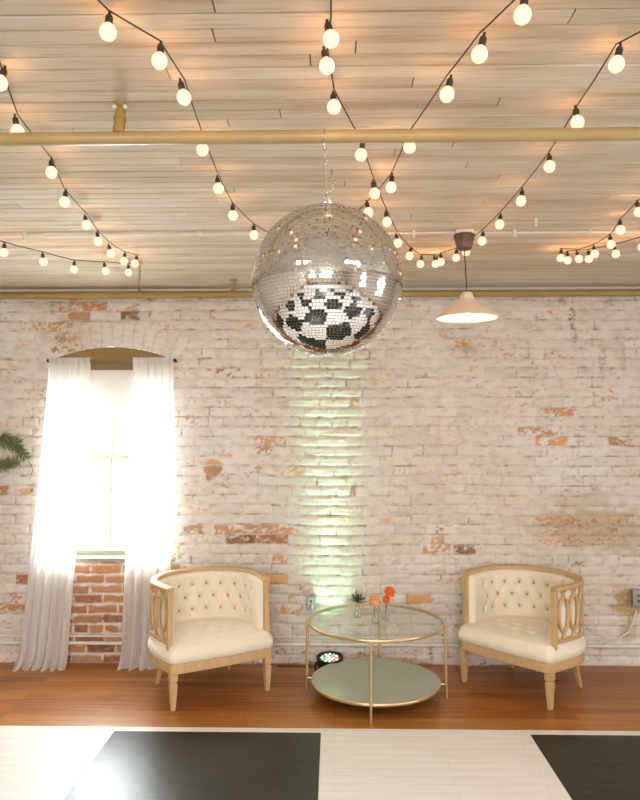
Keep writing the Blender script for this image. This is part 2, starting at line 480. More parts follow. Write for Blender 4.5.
# ------------------------------------------------------------------ other walls
def wall_with_holes(name, axis, pos, a0, a1, holes, th=.15):
    m = MB(); cuts = sorted(holes); x = a0
    def bx(u0, u1, z0, z1):
        if axis == 'y': m.box(u0, u1, min(pos, pos + th), max(pos, pos + th), z0, z1)
        else: m.box(min(pos, pos + th), max(pos, pos + th), u0, u1, z0, z1)
    for (u0, u1, z0, z1) in cuts:
        bx(x, u0, 0, CEIL); bx(u0, u1, 0, z0); bx(u0, u1, z1, CEIL); x = u1
    bx(x, a1, 0, CEIL)
    return tag(m.build(name, M['pillar'], smooth=False), kind='structure')
wall_with_holes('wall_front', 'y', YB, XL, XR, [(x - w_ / 2 - .02, x + w_ / 2 + .02, 1.14, 2.38) for x, w_ in BACKWIN], -.15)
wall_with_holes('wall_right', 'x', XR, YB, WALL + .37, [(y - .42, y + .42, .78, 2.32) for y in SIDEWIN], .15)
wall_with_holes('wall_left', 'x', XL, YB, WALL + .37, [], -.15)
def simple_window(name, cx, cy, wd, ht, zc, axis):
    e = bpy.data.objects.new(name, None); COL.objects.link(e); e.location = (cx, cy, zc); e['kind'] = 'structure'
    if axis == 'x': e.rotation_euler = (0, 0, PI / 2)
    m = MB(); t = .035
    m.box(-wd / 2, -wd / 2 + t, -.03, .03, -ht / 2, ht / 2); m.box(wd / 2 - t, wd / 2, -.03, .03, -ht / 2, ht / 2)
    m.box(-wd / 2 + t, wd / 2 - t, -.03, .03, -ht / 2, -ht / 2 + t); m.box(-wd / 2 + t, wd / 2 - t, -.03, .03, ht / 2 - t, ht / 2)
    m.box(-wd / 2 + t, wd / 2 - t, -.02, .02, -.015, .015)
    m.build('frame', M['white_paint'], e, smooth=False)
for i, (x, w_) in enumerate(BACKWIN): simple_window('window_%d' % (i + 2), x, YB + .10, w_ + .04, 1.24, 1.76, 'y')
for i, y in enumerate(SIDEWIN): simple_window('window_%d' % (i + 4), XR - .10, y, .84, 1.54, 1.55, 'x')

for x, y in FILLPANEL:  # housings of the added fill light panels
    m = MB(); m.box(-.48, .48, -.14, .14, -.05, -.001)
    lp = thing('fill_light_panel', (x, y, CEIL), 'added unseen white fill light panel on the ceiling, %s of the camera' % ('left' if x < 0 else 'right'), 'ceiling lamp')
    m.build('housing', M['white_paint'], lp, smooth=False, bevel=.004)

# ------------------------------------------------------------------ floor
def floor_mat():
    m = bpy.data.materials.new('amber strip floor'); m.use_nodes = True
    N = m.node_tree.nodes; L = m.node_tree.links; b = N['Principled BSDF']
    tc = N.new('ShaderNodeTexCoord')
    br = N.new('ShaderNodeTexBrick'); br.offset = .37; br.offset_frequency = 2
    br.inputs['Scale'].default_value = 1; br.inputs['Brick Width'].default_value = 1.35
    br.inputs['Row Height'].default_value = .075; br.inputs['Mortar Size'].default_value = .0013
    br.inputs['Color1'].default_value = (0, 0, 0, 1); br.inputs['Color2'].default_value = (1, 1, 1, 1); br.inputs['Mortar'].default_value = (.5, .5, .5, 1)
    L.new(tc.outputs['Object'], br.inputs[0])
    mp = N.new('ShaderNodeMapping'); mp.inputs['Scale'].default_value = (1.2, 22, 1); L.new(tc.outputs['Object'], mp.inputs[0])
    nz = N.new('ShaderNodeTexNoise'); nz.inputs['Scale'].default_value = 2.2; nz.inputs['Detail'].default_value = 6; L.new(mp.outputs[0], nz.inputs[0])
    ad = N.new('ShaderNodeMath'); ad.operation = 'MULTIPLY_ADD'; ad.inputs[1].default_value = .38; L.new(br.outputs[0], ad.inputs[0]); L.new(nz.outputs[0], ad.inputs[2])
    r = N.new('ShaderNodeValToRGB'); e = r.color_ramp.elements; e[0].position = .32; e[0].color = (.15, .042, .006, 1); e[1].position = .95; e[1].color = (.47, .19, .038, 1)
    q = e.new(.6); q.color = (.32, .105, .015, 1)
    L.new(ad.outputs[0], r.inputs[0])
    mx = N.new('ShaderNodeMix'); mx.data_type = 'RGBA'; mx.inputs[7].default_value = (.10, .03, .01, 1)
    L.new(br.outputs['Fac'], mx.inputs[0]); L.new(r.outputs[0], mx.inputs[6]); L.new(mx.outputs[2], b.inputs['Base Color'])
    b.inputs['Roughness'].default_value = .36; b.inputs['Coat Weight'].default_value = .12; b.inputs['Coat Roughness'].default_value = .2
    bp = N.new('ShaderNodeBump'); bp.inputs['Strength'].default_value = .15; bp.inputs['Distance'].default_value = .002
    L.new(nz.outputs[0], bp.inputs['Height']); L.new(bp.outputs[0], b.inputs['Normal'])
    return m
m = MB(); m.box(XL - .15, XR + .15, YB - .15, WALL + .37, -.1, 0)
tag(m.build('floor', floor_mat(), smooth=False), kind='structure')

# dance floor
DFY = at_z(320, 728, .012).y
TY = at_z(320, 732.7, .012).y
TX = at_z(321, 733, .012).x
TS = at_z(530.5, 735, .012).x - TX
def painted_boards(name, c1, c2, rough, spec=.5):
    m = bpy.data.materials.new(name); m.use_nodes = True
    N = m.node_tree.nodes; L = m.node_tree.links; b = N['Principled BSDF']
    tc = N.new('ShaderNodeTexCoord')
    br = N.new('ShaderNodeTexBrick'); br.offset = .43
    br.inputs['Scale'].default_value = 1; br.inputs['Brick Width'].default_value = .95
    br.inputs['Row Height'].default_value = .07; br.inputs['Mortar Size'].default_value = .0011
    L.new(tc.outputs['Object'], br.inputs[0])
    mp = N.new('ShaderNodeMapping'); mp.inputs['Scale'].default_value = (1.5, 9, 1); L.new(tc.outputs['Object'], mp.inputs[0])
    nz = N.new('ShaderNodeTexNoise'); nz.inputs['Scale'].default_value = 3; nz.inputs['Detail'].default_value = 6; L.new(mp.outputs[0], nz.inputs[0])
    r = N.new('ShaderNodeValToRGB'); r.color_ramp.elements[0].position = .3; r.color_ramp.elements[0].color = (*c1, 1)
    r.color_ramp.elements[1].position = .7; r.color_ramp.elements[1].color = (*c2, 1)
    L.new(nz.outputs[0], r.inputs[0])
    mx = N.new('ShaderNodeMix'); mx.data_type = 'RGBA'; mx.blend_type = 'MULTIPLY'; mx.inputs[7].default_value = (.75, .72, .66, 1)
    L.new(br.outputs['Fac'], mx.inputs[0]); L.new(r.outputs[0], mx.inputs[6]); L.new(mx.outputs[2], b.inputs['Base Color'])
    b.inputs['Roughness'].default_value = rough; b.inputs['Specular IOR Level'].default_value = spec
    n3 = N.new('ShaderNodeTexNoise'); n3.inputs['Scale'].default_value = 14; n3.inputs['Detail'].default_value = 8; L.new(tc.outputs['Object'], n3.inputs[0])
    bp = N.new('ShaderNodeBump'); bp.inputs['Strength'].default_value = .3; bp.inputs['Distance'].default_value = .004
    L.new(n3.outputs[0], bp.inputs['Height']); L.new(bp.outputs[0], b.inputs['Normal'])
    return m
M['df_white'] = painted_boards('white floor vinyl', (.74, .70, .66), (.80, .77, .73), .44)
M['df_black'] = painted_boards('black floor vinyl', (.014, .015, .011), (.030, .032, .024), .31, .24)
df = thing('dance_floor', (0, 0, 0), 'glossy black and white checkered dance floor with white border in front of the chairs', 'dance floor')
m = MB(); m.box(XL + .3, XR - .3, YB + 1.0, DFY, .0005, .010); m.build('base_panel', M['df_white'], df, smooth=False)
wnum = 0
for r_ in range(6):
    for c_ in range(-4, 4):
        x0 = TX + c_ * TS; x1 = x0 + TS; y1 = TY - r_ * TS; y0 = y1 - TS
        if x0 < XL + .35 or x1 > XR - .35 or y0 < YB + 1.05: continue
        blk = (c_ + r_) % 2 != 0
        m = MB(); g = .0008; m.box(x0 + g, x1 - g, y0 + g, y1 - g, .010, .012)
        m.build('black_square' if blk else 'white_square', M['df_black'] if blk else M['df_white'], df, smooth=False)

# ------------------------------------------------------------------ ceiling of narrow whitewashed boards
def ceil_mat():
    m = bpy.data.materials.new('whitewashed ceiling board'); m.use_nodes = True
    N = m.node_tree.nodes; L = m.node_tree.links; b = N['Principled BSDF']
    tc = N.new('ShaderNodeTexCoord')
    def nz(scale, s3, det=6):
        mp = N.new('ShaderNodeMapping'); mp.inputs['Scale'].default_value = s3; L.new(tc.outputs['Object'], mp.inputs[0])
        q = N.new('ShaderNodeTexNoise'); q.inputs['Scale'].default_value = scale; q.inputs['Detail'].default_value = det; L.new(mp.outputs[0], q.inputs[0]); return q.outputs[0]
    def ramp(src, els):
        r = N.new('ShaderNodeValToRGB')
        while len(r.color_ramp.elements) < len(els): r.color_ramp.elements.new(.5)
        for e, (p, c_) in zip(r.color_ramp.elements, els): e.position = p; e.color = (*c_, 1)
        L.new(src, r.inputs[0]); return r.outputs[0]
    def mul(f, a, c):
        q = N.new('ShaderNodeMix'); q.data_type = 'RGBA'; q.blend_type = 'MULTIPLY'; q.inputs[0].default_value = f
        L.new(a, q.inputs[6]); L.new(c, q.inputs[7]); return q.outputs[2]
    at = N.new('ShaderNodeAttribute'); at.attribute_name = 'tone'
    c = ramp(at.outputs['Fac'], [(0, (.60, .525, .42)), (.4, (.67, .605, .50)), (1, (.73, .675, .575))])
    c = mul(1, c, ramp(nz(2.2, (.8, 9, 1)), [(.32, (.85, .77, .66)), (.48, (1, 1, 1))]))
    c = mul(.8, c, ramp(nz(5, (1, 22, 1)), [(.34, (.80, .74, .66)), (.46, (1, 1, 1))]))
    c = mul(.7, c, ramp(nz(.9, (1, 2, 1), 3), [(.35, (.86, .82, .76)), (.6, (1, 1, 1))]))
    L.new(c, b.inputs['Base Color']); b.inputs['Roughness'].default_value = .8; b.inputs['Specular IOR Level'].default_value = .2
    bp = N.new('ShaderNodeBump'); bp.inputs['Strength'].default_value = .25; bp.inputs['Distance'].default_value = .003
    L.new(nz(8, (1, 25, 1)), bp.inputs['Height']); L.new(bp.outputs[0], b.inputs['Normal'])
    return m
def build_ceiling():
    rnd = random.Random(3); m = MB(); tones = []
    y = YB; bw = .0625
    while y < WALL + .01:
        x = XL + rnd.uniform(-2, 0)
        while x < XR:
            x2 = x + rnd.uniform(1.6, 3.8)
            a, b = max(x, XL), min(x2, XR)
            if b > a:
                dz = rnd.uniform(0, .0015); z0 = CEIL + dz; g = .0019; t = rnd.random()
                ch = .003; y0, y1 = y + g, min(y + bw - g, WALL + .03)
                if y1 - y0 > .01:
                    vs = [(a + g, y0, z0 + ch), (a + g, y0 + ch, z0), (a + g, y1 - ch, z0), (a + g, y1, z0 + ch), (a + g, y1, z0 + .02), (a + g, y0, z0 + .02)]
                    vs += [(b - g, v[1], v[2]) for v in vs]
                    fs = [(i, (i + 1) % 6, 6 + (i + 1) % 6, 6 + i) for i in range(6)] + [(0, 1, 2, 3, 4, 5), (11, 10, 9, 8, 7, 6)]
                    m.add(vs, fs); tones += [t] * 12
            x = x2
        y += bw
    nb = len(m.v)
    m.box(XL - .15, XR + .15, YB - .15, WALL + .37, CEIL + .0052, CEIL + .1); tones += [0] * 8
    m.mi[-6:] = [1] * 6  # dark brown backing colour stands in for shade in the board gaps
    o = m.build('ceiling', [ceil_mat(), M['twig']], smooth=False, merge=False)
    bm = bmesh.new(); bm.from_mesh(o.data); bmesh.ops.recalc_face_normals(bm, faces=bm.faces); bm.to_mesh(o.data); bm.free()
    at = o.data.attributes.new('tone', 'FLOAT', 'POINT'); at.data.foreach_set('value', tones)
    tag(o, kind='structure')
build_ceiling()

# cornice strip between wall and ceiling
m = MB(); m.box(XL, XR, WALL - .035, WALL - .012, CEIL - .018, CEIL - .001)
tag(m.build('trim_2', M['white_paint'], smooth=False), kind='structure')

# ------------------------------------------------------------------ window
def build_window():
    e = bpy.data.objects.new('window_1', None); COL.objects.link(e); e['kind'] = 'structure'
    Y0, Y1 = WALL + .16, WALL + .24
    ztop = WSP - .06
    # arched board filling the head of the opening
    m = MB(); pts = [(WX0 + .002, WSP - .006)]
    for i in range(0, 21):
        a = -math.asin(WHALF / WRA) * (1 - i / 10)
        pts.append((WCX + (WRA - .002) * math.sin(a), WZC + (WRA - .002) * math.cos(a)))
    pts.append((WX1 - .002, WSP - .006)); n = len(pts)
    ya, yb = WALL + .03, WALL + .055
    m.add([(x, ya, z) for x, z in pts] + [(x, yb, z) for x, z in pts],
          [tuple(range(n)), tuple(reversed(range(n, 2 * n)))] + [(i, (i + 1) % n, n + (i + 1) % n, n + i) for i in range(n)])
    m.build('arched_board', M['arch_paint'], e, smooth=False)
    m = MB(); m.box(WX0 + .002, WX1 - .002, WALL + .057, WALL + .070, WSP - .072, WSP + .02)
    m.build('head_board', M['head'], e, smooth=False)
    # frame
    m = MB(); t = .055
    m.box(WX0 + .002, WX0 + t, Y0, Y1, WZ0 + .002, ztop); m.box(WX1 - t, WX1 - .002, Y0, Y1, WZ0 + .002, ztop)
    m.box(WX0 + t, WX1 - t, Y0, Y1, PZ1, ztop)
    m.build('frame', M['white_paint'], e, smooth=False, bevel=.003)
    x0, x1 = WX0 + t, WX1 - t
    zm = at_y(110, 457, WALL + .2).z
    # upper and lower sash, glazing inside each
    for (za, zb, yy, nm) in ((zm - .012, PZ1, Y0 + .045, 'upper'), (PZ0, zm + .012, Y0 + .012, 'lower')):
        m = MB(); s_ = .032
        m.box(x0, x0 + s_, yy, yy + .03, za, zb); m.box(x1 - s_, x1, yy, yy + .03, za, zb)
        m.box(x0 + s_, x1 - s_, yy, yy + .03, za, za + .028); m.box(x0 + s_, x1 - s_, yy, yy + .03, zb - .028, zb)
        xc = (x0 + x1) / 2 - .045
        m.box(xc - .009, xc + .009, yy + .005, yy + .025, za + .028, zb - .028)
        s2 = m.build('sash', M['frame_paint'], e, smooth=False, bevel=.002)
        m = MB(); m.box(x0 + s_, x1 - s_, yy + .012, yy + .015, za + .028, zb - .028)
        m.build('pane', M['glass_thin'], s2, smooth=False)
    m = MB(); m.box(WX0 + .002, WX1 - .002, WALL + .1, Y1, WZ0 + .002, PZ0)
    m.build('bottom_rail', M['frame_paint'], e, smooth=False, bevel=.003)
    m = MB(); m.box(WX0 + .003, WX1 - .003, WALL - .012, WALL + .1, WZ0 + .002, WZ0 + .03)
    m.build('sill', M['frame_paint'], e, smooth=False, bevel=.004)
    m = MB(); m.box(WX0 + .003, WX1 - .003, WALL + .088, WALL + .0995, WZ0 + .068, WZ0 + .082)
    m.build('sill_moulding', M['white_paint'], e, smooth=False)
gt = bpy.data.materials.new('window glass'); gt.use_nodes = True
N = gt.node_tree.nodes; L = gt.node_tree.links; N.remove(N['Principled BSDF'])
a_ = N.new('ShaderNodeBsdfTransparent'); b_ = N.new('ShaderNodeBsdfGlossy'); b_.inputs['Roughness'].default_value = .02
x_ = N.new('ShaderNodeMixShader'); f_ = N.new('ShaderNodeFresnel'); f_.inputs[0].default_value = 1.45
g_ = N.new('ShaderNodeNewGeometry'); iv = N.new('ShaderNodeMath'); iv.operation = 'SUBTRACT'; iv.inputs[0].default_value = 1; L.new(g_.outputs['Backfacing'], iv.inputs[1])
ml = N.new('ShaderNodeMath'); ml.operation = 'MULTIPLY'; L.new(f_.outputs[0], ml.inputs[0]); L.new(iv.outputs[0], ml.inputs[1]); L.new(ml.outputs[0], x_.inputs[0])
a_.inputs[0].default_value = (.96, .98, .96, 1); L.new(a_.outputs[0], x_.inputs[1]); L.new(b_.outputs[0], x_.inputs[2]); L.new(x_.outputs[0], N['Material Output'].inputs[0])
M['glass_thin'] = gt
build_window()

# roller blind, partly lowered, in the head of the opening
zs0, zs1 = at_y(110, 405, WALL + .08).z, at_y(110, 371, WALL + .08).z
rb = thing('roller_blind', ((WX0 + WX1) / 2, WALL + .09, zs1), 'short beige roller blind rolled down a little below the arched board', 'blind')
m = MB(); wb = (WX1 - WX0) / 2 - .03
m.tube([(-wb, .004, .012), (wb, .004, .012)], .010, 14); m.build('roller', M['white_paint'], rb)
m = MB(); m.box(-wb + .01, wb - .01, -.017, -.0155, zs0 - zs1, .012); m.build('blind_cloth', M['shade'], rb, smooth=False)
m = MB(); m.box(-wb + .01, wb - .01, -.021, -.012, zs0 - zs1 - .012, zs0 - zs1); m.build('bottom_bar', M['white_paint'], rb, smooth=False)

# curtains
ROD_Y = WALL - .055
rz_ = at_y(110, 360.5, ROD_Y).z
rod = thing('curtain_rod', ((WX0 + WX1) / 2, WALL - .01, rz_), 'thin ochre curtain rod with dark ends across the window head', 'curtain rod')
xl, xr = at_y(50, 368, ROD_Y).x - rod.location.x, at_y(173, 368, ROD_Y).x - rod.location.x
m = MB(); m.tube([(xl - .01, -.045, 0), (xr + .01, -.045, 0)], .005, 10); m.build('rod', M['arch_paint'], rod)
for sx in (xl - .012, xr + .012):
    m = MB(); m.tube([(sx, -.045, 0), (sx, .008, -.005)], .007, 8); m.ball((sx, -.045, 0), .013); m.build('bracket', M['black'], rod)

def curtain(top0, top1, bot0, bot1, label, seed, folds, pud):
    rnd = random.Random(seed); ph = [rnd.uniform(0, 6.28) for _ in range(6)]
    zt = at_y(110, 357.5, ROD_Y).z
    A = at_y(top0, 360, ROD_Y).x; B = at_y(top1, 360, ROD_Y).x
    C = at_z(bot0, 669, 0).x; D = at_z(bot1, 669, 0).x
    # follow the photo at mid height: curtains fall almost straight then spread
    def fn(u, v):
        z = zt * (1 - v)
        k = v ** 1.15
        xa = A + (C - A) * k; xb = B + (D - B) * k
        u2 = u + .012 * math.sin(u * 9 + ph[0] + v * 2)
        x = xa + (xb - xa) * u2
        amp = .006 + .024 * min(1, v * 1.5)
        f = math.sin(u * folds * 2 * PI + ph[1] + .8 * math.sin(v * 3 + ph[2])) + .45 * math.sin(u * folds * 1.7 * 2 * PI + ph[3] + v * 1.5)
        y = ROD_Y - .0 + f * amp - .025 * v
        x += .006 * math.cos(u * folds * 2 * PI + ph[4]) * v * 2
        if v > .955:                       # hem turns out on the floor
            q = min((v - .955) / .045, 1.0)
            y -= pud * q ** 1.5 * (1 + .35 * math.sin(u * folds * PI * 2 + ph[5]))
            x += .03 * q * (u - .5)
            z = max(.006 + .012 * (1 + math.sin(u * folds * 2 * PI)) * q * (1 - q) * 2 + zt * .045 * (1 - q) ** 1.6, .006)
        # gather on rod
        g = math.exp(-((z - rz_) / .012) ** 2)
        y = y * (1 - g * .75) + (ROD_Y - .022) * g * .75
        return (x, y, z)
    m = MB(); m.grid(fn, 130, 120)
    o = m.build('curtain', M['sheer'], smooth=True, merge=False)
    o.data.set_sharp_from_angle(angle=PI)
    tag(o, label, 'curtain')
    return o
curtain(48, 91, 13, 63, 'sheer white curtain panel hanging at the left side of the window', 4, 6, .06)
curtain(133, 174, 119, 170, 'sheer white curtain panel hanging at the right side of the window, behind the chair', 9, 5.5, .05)

# ------------------------------------------------------------------ pipes and conduits
def pipe_thing(name, pts, r, mt, label, cat, n=14):
    m = MB(); c = Vector(pts[0])
    m.tube([Vector(p) - c for p in pts], r, n)
    o = m.build(name, mt, loc=c); return tag(o, label, cat)
PY = 2.05
pz = at_y(320, 136.7, PY).z
fp = thing('ceiling_pipe', (0, PY, pz), 'thick cream gold painted pipe the mirror ball hangs from', 'pipe')
m = MB(); m.tube([(XL + .002, 0, 0), (XR - .002, 0, 0)], .0195, 24); m.build('pipe', M['pipe_paint'], fp)
hx = at_y(118.5, 125, PY).x
m = MB(); m.tube([(hx, 0, .015), (hx + .003, .005, .06), (hx + .004, .008, CEIL - pz - .006)], [.018, .0165, .014], 14)
m.tube([(hx + .002, .004, .058), (hx + .003, .006, .066)], .0195, 14)
m.tube([(hx + .004, .008, CEIL - pz - .014), (hx + .004, .008, CEIL - pz - .0005)], .019, 14)
m.build('pipe_hanger', M['gold_paint'], fp)
for s_ in (-1, 1):
    m = MB(); m.ball((hx + .004 + s_ * .016, -.004, CEIL - pz - .016), .007); o = m.build('hanger_screw', M['white_paint'], fp)

wz = at_y(320, 294, WALL - .075).z
wp = thing('wall_top_pipe', (0, WALL - .075, wz), 'slim ochre gold pipe running along the top of the brick wall', 'pipe')
m = MB(); m.tube([(XL + .002, 0, 0), (XR - .002, 0, 0)], .023, 18); m.build('pipe', M['gold_paint'], wp)
for px in (60, 340, 600):
    xx = at_y(px, 294, WALL - .075).x
    m = MB(); m.tube([(xx, 0, -.0), (xx, .07, 0)], .010, 8); m.build('wall_clamp', M['gold_paint'], wp)
# braces between ceiling and that pipe
for px, pt, lab in ((139, 262, 'thin gold rod from the wall pipe up to the light strings, above the window'),
                    (232.5, 280, 'short stubby gold bracket on the wall pipe just left of the mirror ball')):
    a = at_z(px + 1, pt, CEIL - .002); b = at_y(px, 291, WALL - .075)
    b.z = wz + .02
    m = MB(); r = .009 if px < 200 else .014
    m.tube([Vector((0, 0, 0)), a - b], r * .8, 10)
    m.tube([a - b - Vector((0, 0, .004)), a - b], r * 2, 12)
    o = m.build('pipe_bracket', M['gold_paint'], loc=b); tag(o, lab, 'bracket')

CY = at_z(320, 233.5, CEIL - .012).y
cc = thing('ceiling_conduit', (0, CY, CEIL - .012), 'thin pale conduit crossing the ceiling boards behind the mirror ball', 'conduit')
m = MB(); m.tube([(XL + .002, 0, 0), (XR - .002, 0, 0)], .0065, 10); m.build('tube', M['conduit'], cc)
for px in (25, 200, 355, 590):
    xx = at_y(px, 233, CY).x
    m = MB(); m.box(xx - .008, xx + .008, -.014, .014, -.006, .0115); m.build('clamp', M['conduit'], cc, smooth=False)
for px, py, lab in ((25, 238, 'small white drop socket under the ceiling conduit at the far left'),
                    (413.5, 231, 'small white drop socket on the ceiling conduit between mirror ball and pendant lamp'),
                    (514, 231, 'small white drop socket on the ceiling conduit right of the pendant lamp'),
                    (536, 221, 'small white drop socket on bare ceiling boards above the conduit, right of the pendant')):
    d = CY if py > 225 else at_z(px, py - 3, CEIL).y
    p = at_y(px, py, d); q = thing('drop_socket', (p.x, d - (.011 if py > 225 else 0), CEIL), lab, 'socket')
    m = MB(); m.lathe([(.0085, -.022), (.0085, -.0005)], n=12); m.build('socket_base', M['white_paint'], q)
    m = MB(); m.lathe([(.004, -.040), (.006, -.036), (.006, -.022)], n=12); m.build('socket_tip', M['pendant_white'], q)

# pair of conduits along the foot of the wall
for k, (py, r, lab) in enumerate(((637.5, .0065, 'upper thin conduit of the pair low along the brick wall'),
                               (644.5, .012, 'lower thicker conduit of the pair low along the brick wall'))):
    yy = WALL - .022
    zz = at_y(320, py, yy).z
    q = thing('wall_conduit', (0, yy, zz), lab, 'conduit')
    xr = at_y(600, py, yy).x if k == 0 else XR - .002
    m = MB(); m.tube([(XL + .002, 0, 0), (xr, 0, 0)], r, 12)
    if k == 0:
        bx_ = at_y(636, 600, yy)
        m.tube([(xr, 0, 0), (at_y(618, 600, yy).x, -.002, .006), (at_y(628, 600, yy).x, -.002, .05), (at_y(634, 600, yy).x, -.002, .14), (bx_.x, -.002, at_y(636, 610, yy).z - zz)], .007, 10)
    m.build('tube', M['conduit'], q)
    for px in (36, 290, 470, 606):
        xx = at_y(px, py, yy).x
        m = MB(); m.box(xx - .007, xx + .007, -r * .4, .022, -r * 1.5, r * 1.5); m.build('clamp', M['conduit'], q, smooth=False)

# junction boxes
def outlet(px, py, w_, h_, label, mt):
    yy = WALL - .04
    p = at_y(px, py, yy)
    e = thing('outlet_box', (p.x, WALL, p.z), label, 'outlet')
    m = MB(); m.box(-w_ / 2, w_ / 2, -.045, 0, -h_ / 2, h_ / 2); m.build('box', mt, e, smooth=False, bevel=.004)
    m = MB(); m.box(-w_ / 2 + .006, w_ / 2 - .006, -.049, -.0455, -h_ / 2 + .006, h_ / 2 - .006); m.build('cover_plate', mt, e, smooth=False, bevel=.0015)
    for dz in (-.018, .018):
        m = MB(); m.box(-.006, .006, -.0515, -.0485, dz - .007, dz + .007); m.build('socket_hole', M['black'], e, smooth=False)
    return e
outlet(311, 603.5, .062, .09, 'small grey outlet box on the wall above the left edge of the glass table', M['galv'])
outlet(638, 598, .07, .11, 'metal outlet box on the wall at the right edge beside the right chair', M['galv'])
y_ = WALL - .05
pp = [(312, 606), (313, 612), (309, 622), (304, 632), (296, 638), (284, 641), (272, 640)]
base = at_y(312, 606, y_)
m = MB(); m.tube([at_y(a, b, y_ - (.02 if 1 < i < 5 else 0)) - base for i, (a, b) in enumerate(pp)], .0035, 8)
m.tube([Vector((-.006, 0, -.008)), Vector((.006, 0, .010))], .008, 8)
tag(m.build('power_cable', M['cable'], loc=base), 'pale thin cable looping down from the outlet box left of the glass table', 'cable')

# ------------------------------------------------------------------ pendant lamp
pl = at_z(464, 238, CEIL - .03)
PX, PYY = at_y(464.3, 238, CY).x, CY
pd = thing('pendant_lamp', (PX, PYY - .0, CEIL), 'cream enamel cone pendant lamp hanging lit before the brick wall', 'pendant lamp')
m = MB(); m.box(-.045, .045, -.03, .03, -.022, 0); m.build('mounting_block', M['white_paint'], pd, smooth=False, bevel=.003)
zc1 = at_y(464, 250, CY).z - CEIL
m = MB(); m.lathe([(.028, zc1), (.036, zc1 + .006), (.052, -.03), (.050, -.0222)], n=28); m.build('canopy', M['canopy'], pd)
zsh = at_y(465.5, 292, CY).z - CEIL; zrm = at_y(467.5, 318.5, CY).z - CEIL
m = MB(); m.tube([(0, 0, zc1 + .002), (.005, 0, (zc1 + zsh) / 2), (.010, 0, zsh + .004)], .0028, 8); m.build('cord', M['black'], pd)
H_ = zsh - zrm
prof = [(.010, H_), (.022, H_ - .003), (.029, H_ - .010), (.034, H_ - .030), (.040, H_ - .040), (.058, H_ - .050), (.068, H_ - .060), (.074, H_ - .068), (.104, H_ - .086), (.136, .016), (.150, .004), (.152, 0)]
inner = [(r - .003 if r > .012 else .006, z - .003) for r, z in prof[:-1]] + [(.149, 0)]
m = MB(); m.lathe(prof, (.004, 0, zrm), 40)
sh = MB()
def ring(pr, mi):
    n = 48; k = len(sh.v)
    for r, z in pr:
        for j in range(n): sh.v.append((.010 + r * math.cos(2 * PI * j / n), r * math.sin(2 * PI * j / n), zrm + z))
    for i in range(len(pr) - 1):
        for j in range(n): sh.f.append((k + i * n + j, k + i * n + (j + 1) % n, k + (i + 1) * n + (j + 1) % n, k + (i + 1) * n + j)); sh.mi.append(mi)
ring(prof + [(.149, 0)], 0); ring(inner, 1)
sh.build('lamp_shade', [M['pendant_white'], M['pendant_inner']], pd, merge=False)
m = MB(); m.tube([(.010, 0, zsh - .004), (.010, 0, zsh - .040)], .013, 12); m.build('lamp_socket', M['pendant_white'], pd)
m = MB(); m.ball((.010, 0, zrm + .042), .026); m.build('bulb', M['pendant_bulb'], pd)

# ------------------------------------------------------------------ mirror ball
BC = at_y(327, 281, PY)
BR = 76.3 / F * (PY / math.cos(YAW)) * .995
mb_ = thing('mirror_ball', (BC.x, BC.y, BC.z), 'large silver mirror ball hanging from the painted pipe', 'mirror ball')
m = MB(); m.ball((0, 0, 0), BR * .985, n=64, m=40); m.build('ball_core', M['ball_core'], mb_)
rnd = random.Random(11); m = MB(); rows = 74
for i in range(rows):
    th0 = PI * (i + .08) / rows; th1 = PI * (i + .92) / rows; thm = (th0 + th1) / 2
    n = max(6, int(2 * PI * math.sin(thm) * BR / .0101))
    for j in range(n):
        p0 = 2 * PI * (j + .06) / n + i * .37; p1 = 2 * PI * (j + .94) / n + i * .37; pm = (p0 + p1) / 2
        nr = Vector((math.sin(thm) * math.cos(pm), math.sin(thm) * math.sin(pm), math.cos(thm)))
        nr = (nr + Vector((rnd.gauss(0, 1), rnd.gauss(0, 1), rnd.gauss(0, 1))) * .008).normalized()
        d = BR * math.cos((th1 - th0) / 2) * .999
        vs = []
        for th, ph in ((th0, p0), (th1, p0), (th1, p1), (th0, p1)):
            v = Vector((math.sin(th) * math.cos(ph), math.sin(th) * math.sin(ph), math.cos(th)))
            vs.append(v * (d / max(v.dot(nr), .5)))
        m.add(vs, [(0, 1, 2, 3)])
        vi = [v - nr * .0022 for v in vs]
        k = len(m.v) - 4; m.v += [tuple(v) for v in vi]
        for a in range(4):
            m.f.append((k + a, k + 4 + a, k + 4 + (a + 1) % 4, k + (a + 1) % 4)); m.mi.append(0)
m.build('mirror_tiles', M['mirror'], mb_, smooth=False, merge=False)
m = MB(); m.lathe([(.026, BR * .988), (.027, BR + .006), (.012, BR + .010), (.006, BR + .014)], n=24); m.build('top_cap', M['chain'], mb_)
m = MB(); m.tube([(.010 * math.cos(a), 0, BR + .022 + .010 * math.sin(a)) for a in [2 * PI * k / 14 for k in range(14)]], .0018, 6, closed=True)
m.build('hanging_ring', M['chain'], mb_)
# chain
zA = BR + .030; zB = pz - BC.z - .022
m = MB(); L_ = .020; nlk = int((zB - zA) / (L_ * .74)) + 1; stp = (zB - zA) / nlk
def link(c, ax, L__=L_):
    pts = []
    for k in range(14):
        a = 2 * PI * k / 14; u = .0048 * math.cos(a); v = (L__ / 2) * math.sin(a)
        pts.append(Vector(c) + (Vector((u, 0, v)) if ax == 0 else Vector((0, u, v))))
    m.tube(pts, .0014, 6, closed=True)
x1_ = at_y(324.5, 140, PY).x - BC.x
for k in range(nlk + 1):
    t = k / nlk
    link((x1_ * t, 0, zA + stp * k), k % 2)
for k in range(5): link((.004 + .0045 * k, -.004, zA + .006 + .010 * k), k % 2, .014)
m.tube([(x1_ + .0, .0225 * math.cos(a), pz - BC.z + .0225 * math.sin(a)) for a in [2 * PI * k / 24 for k in range(24)]], .0022, 6, closed=True)
m.build('chain', M['chain'], mb_)

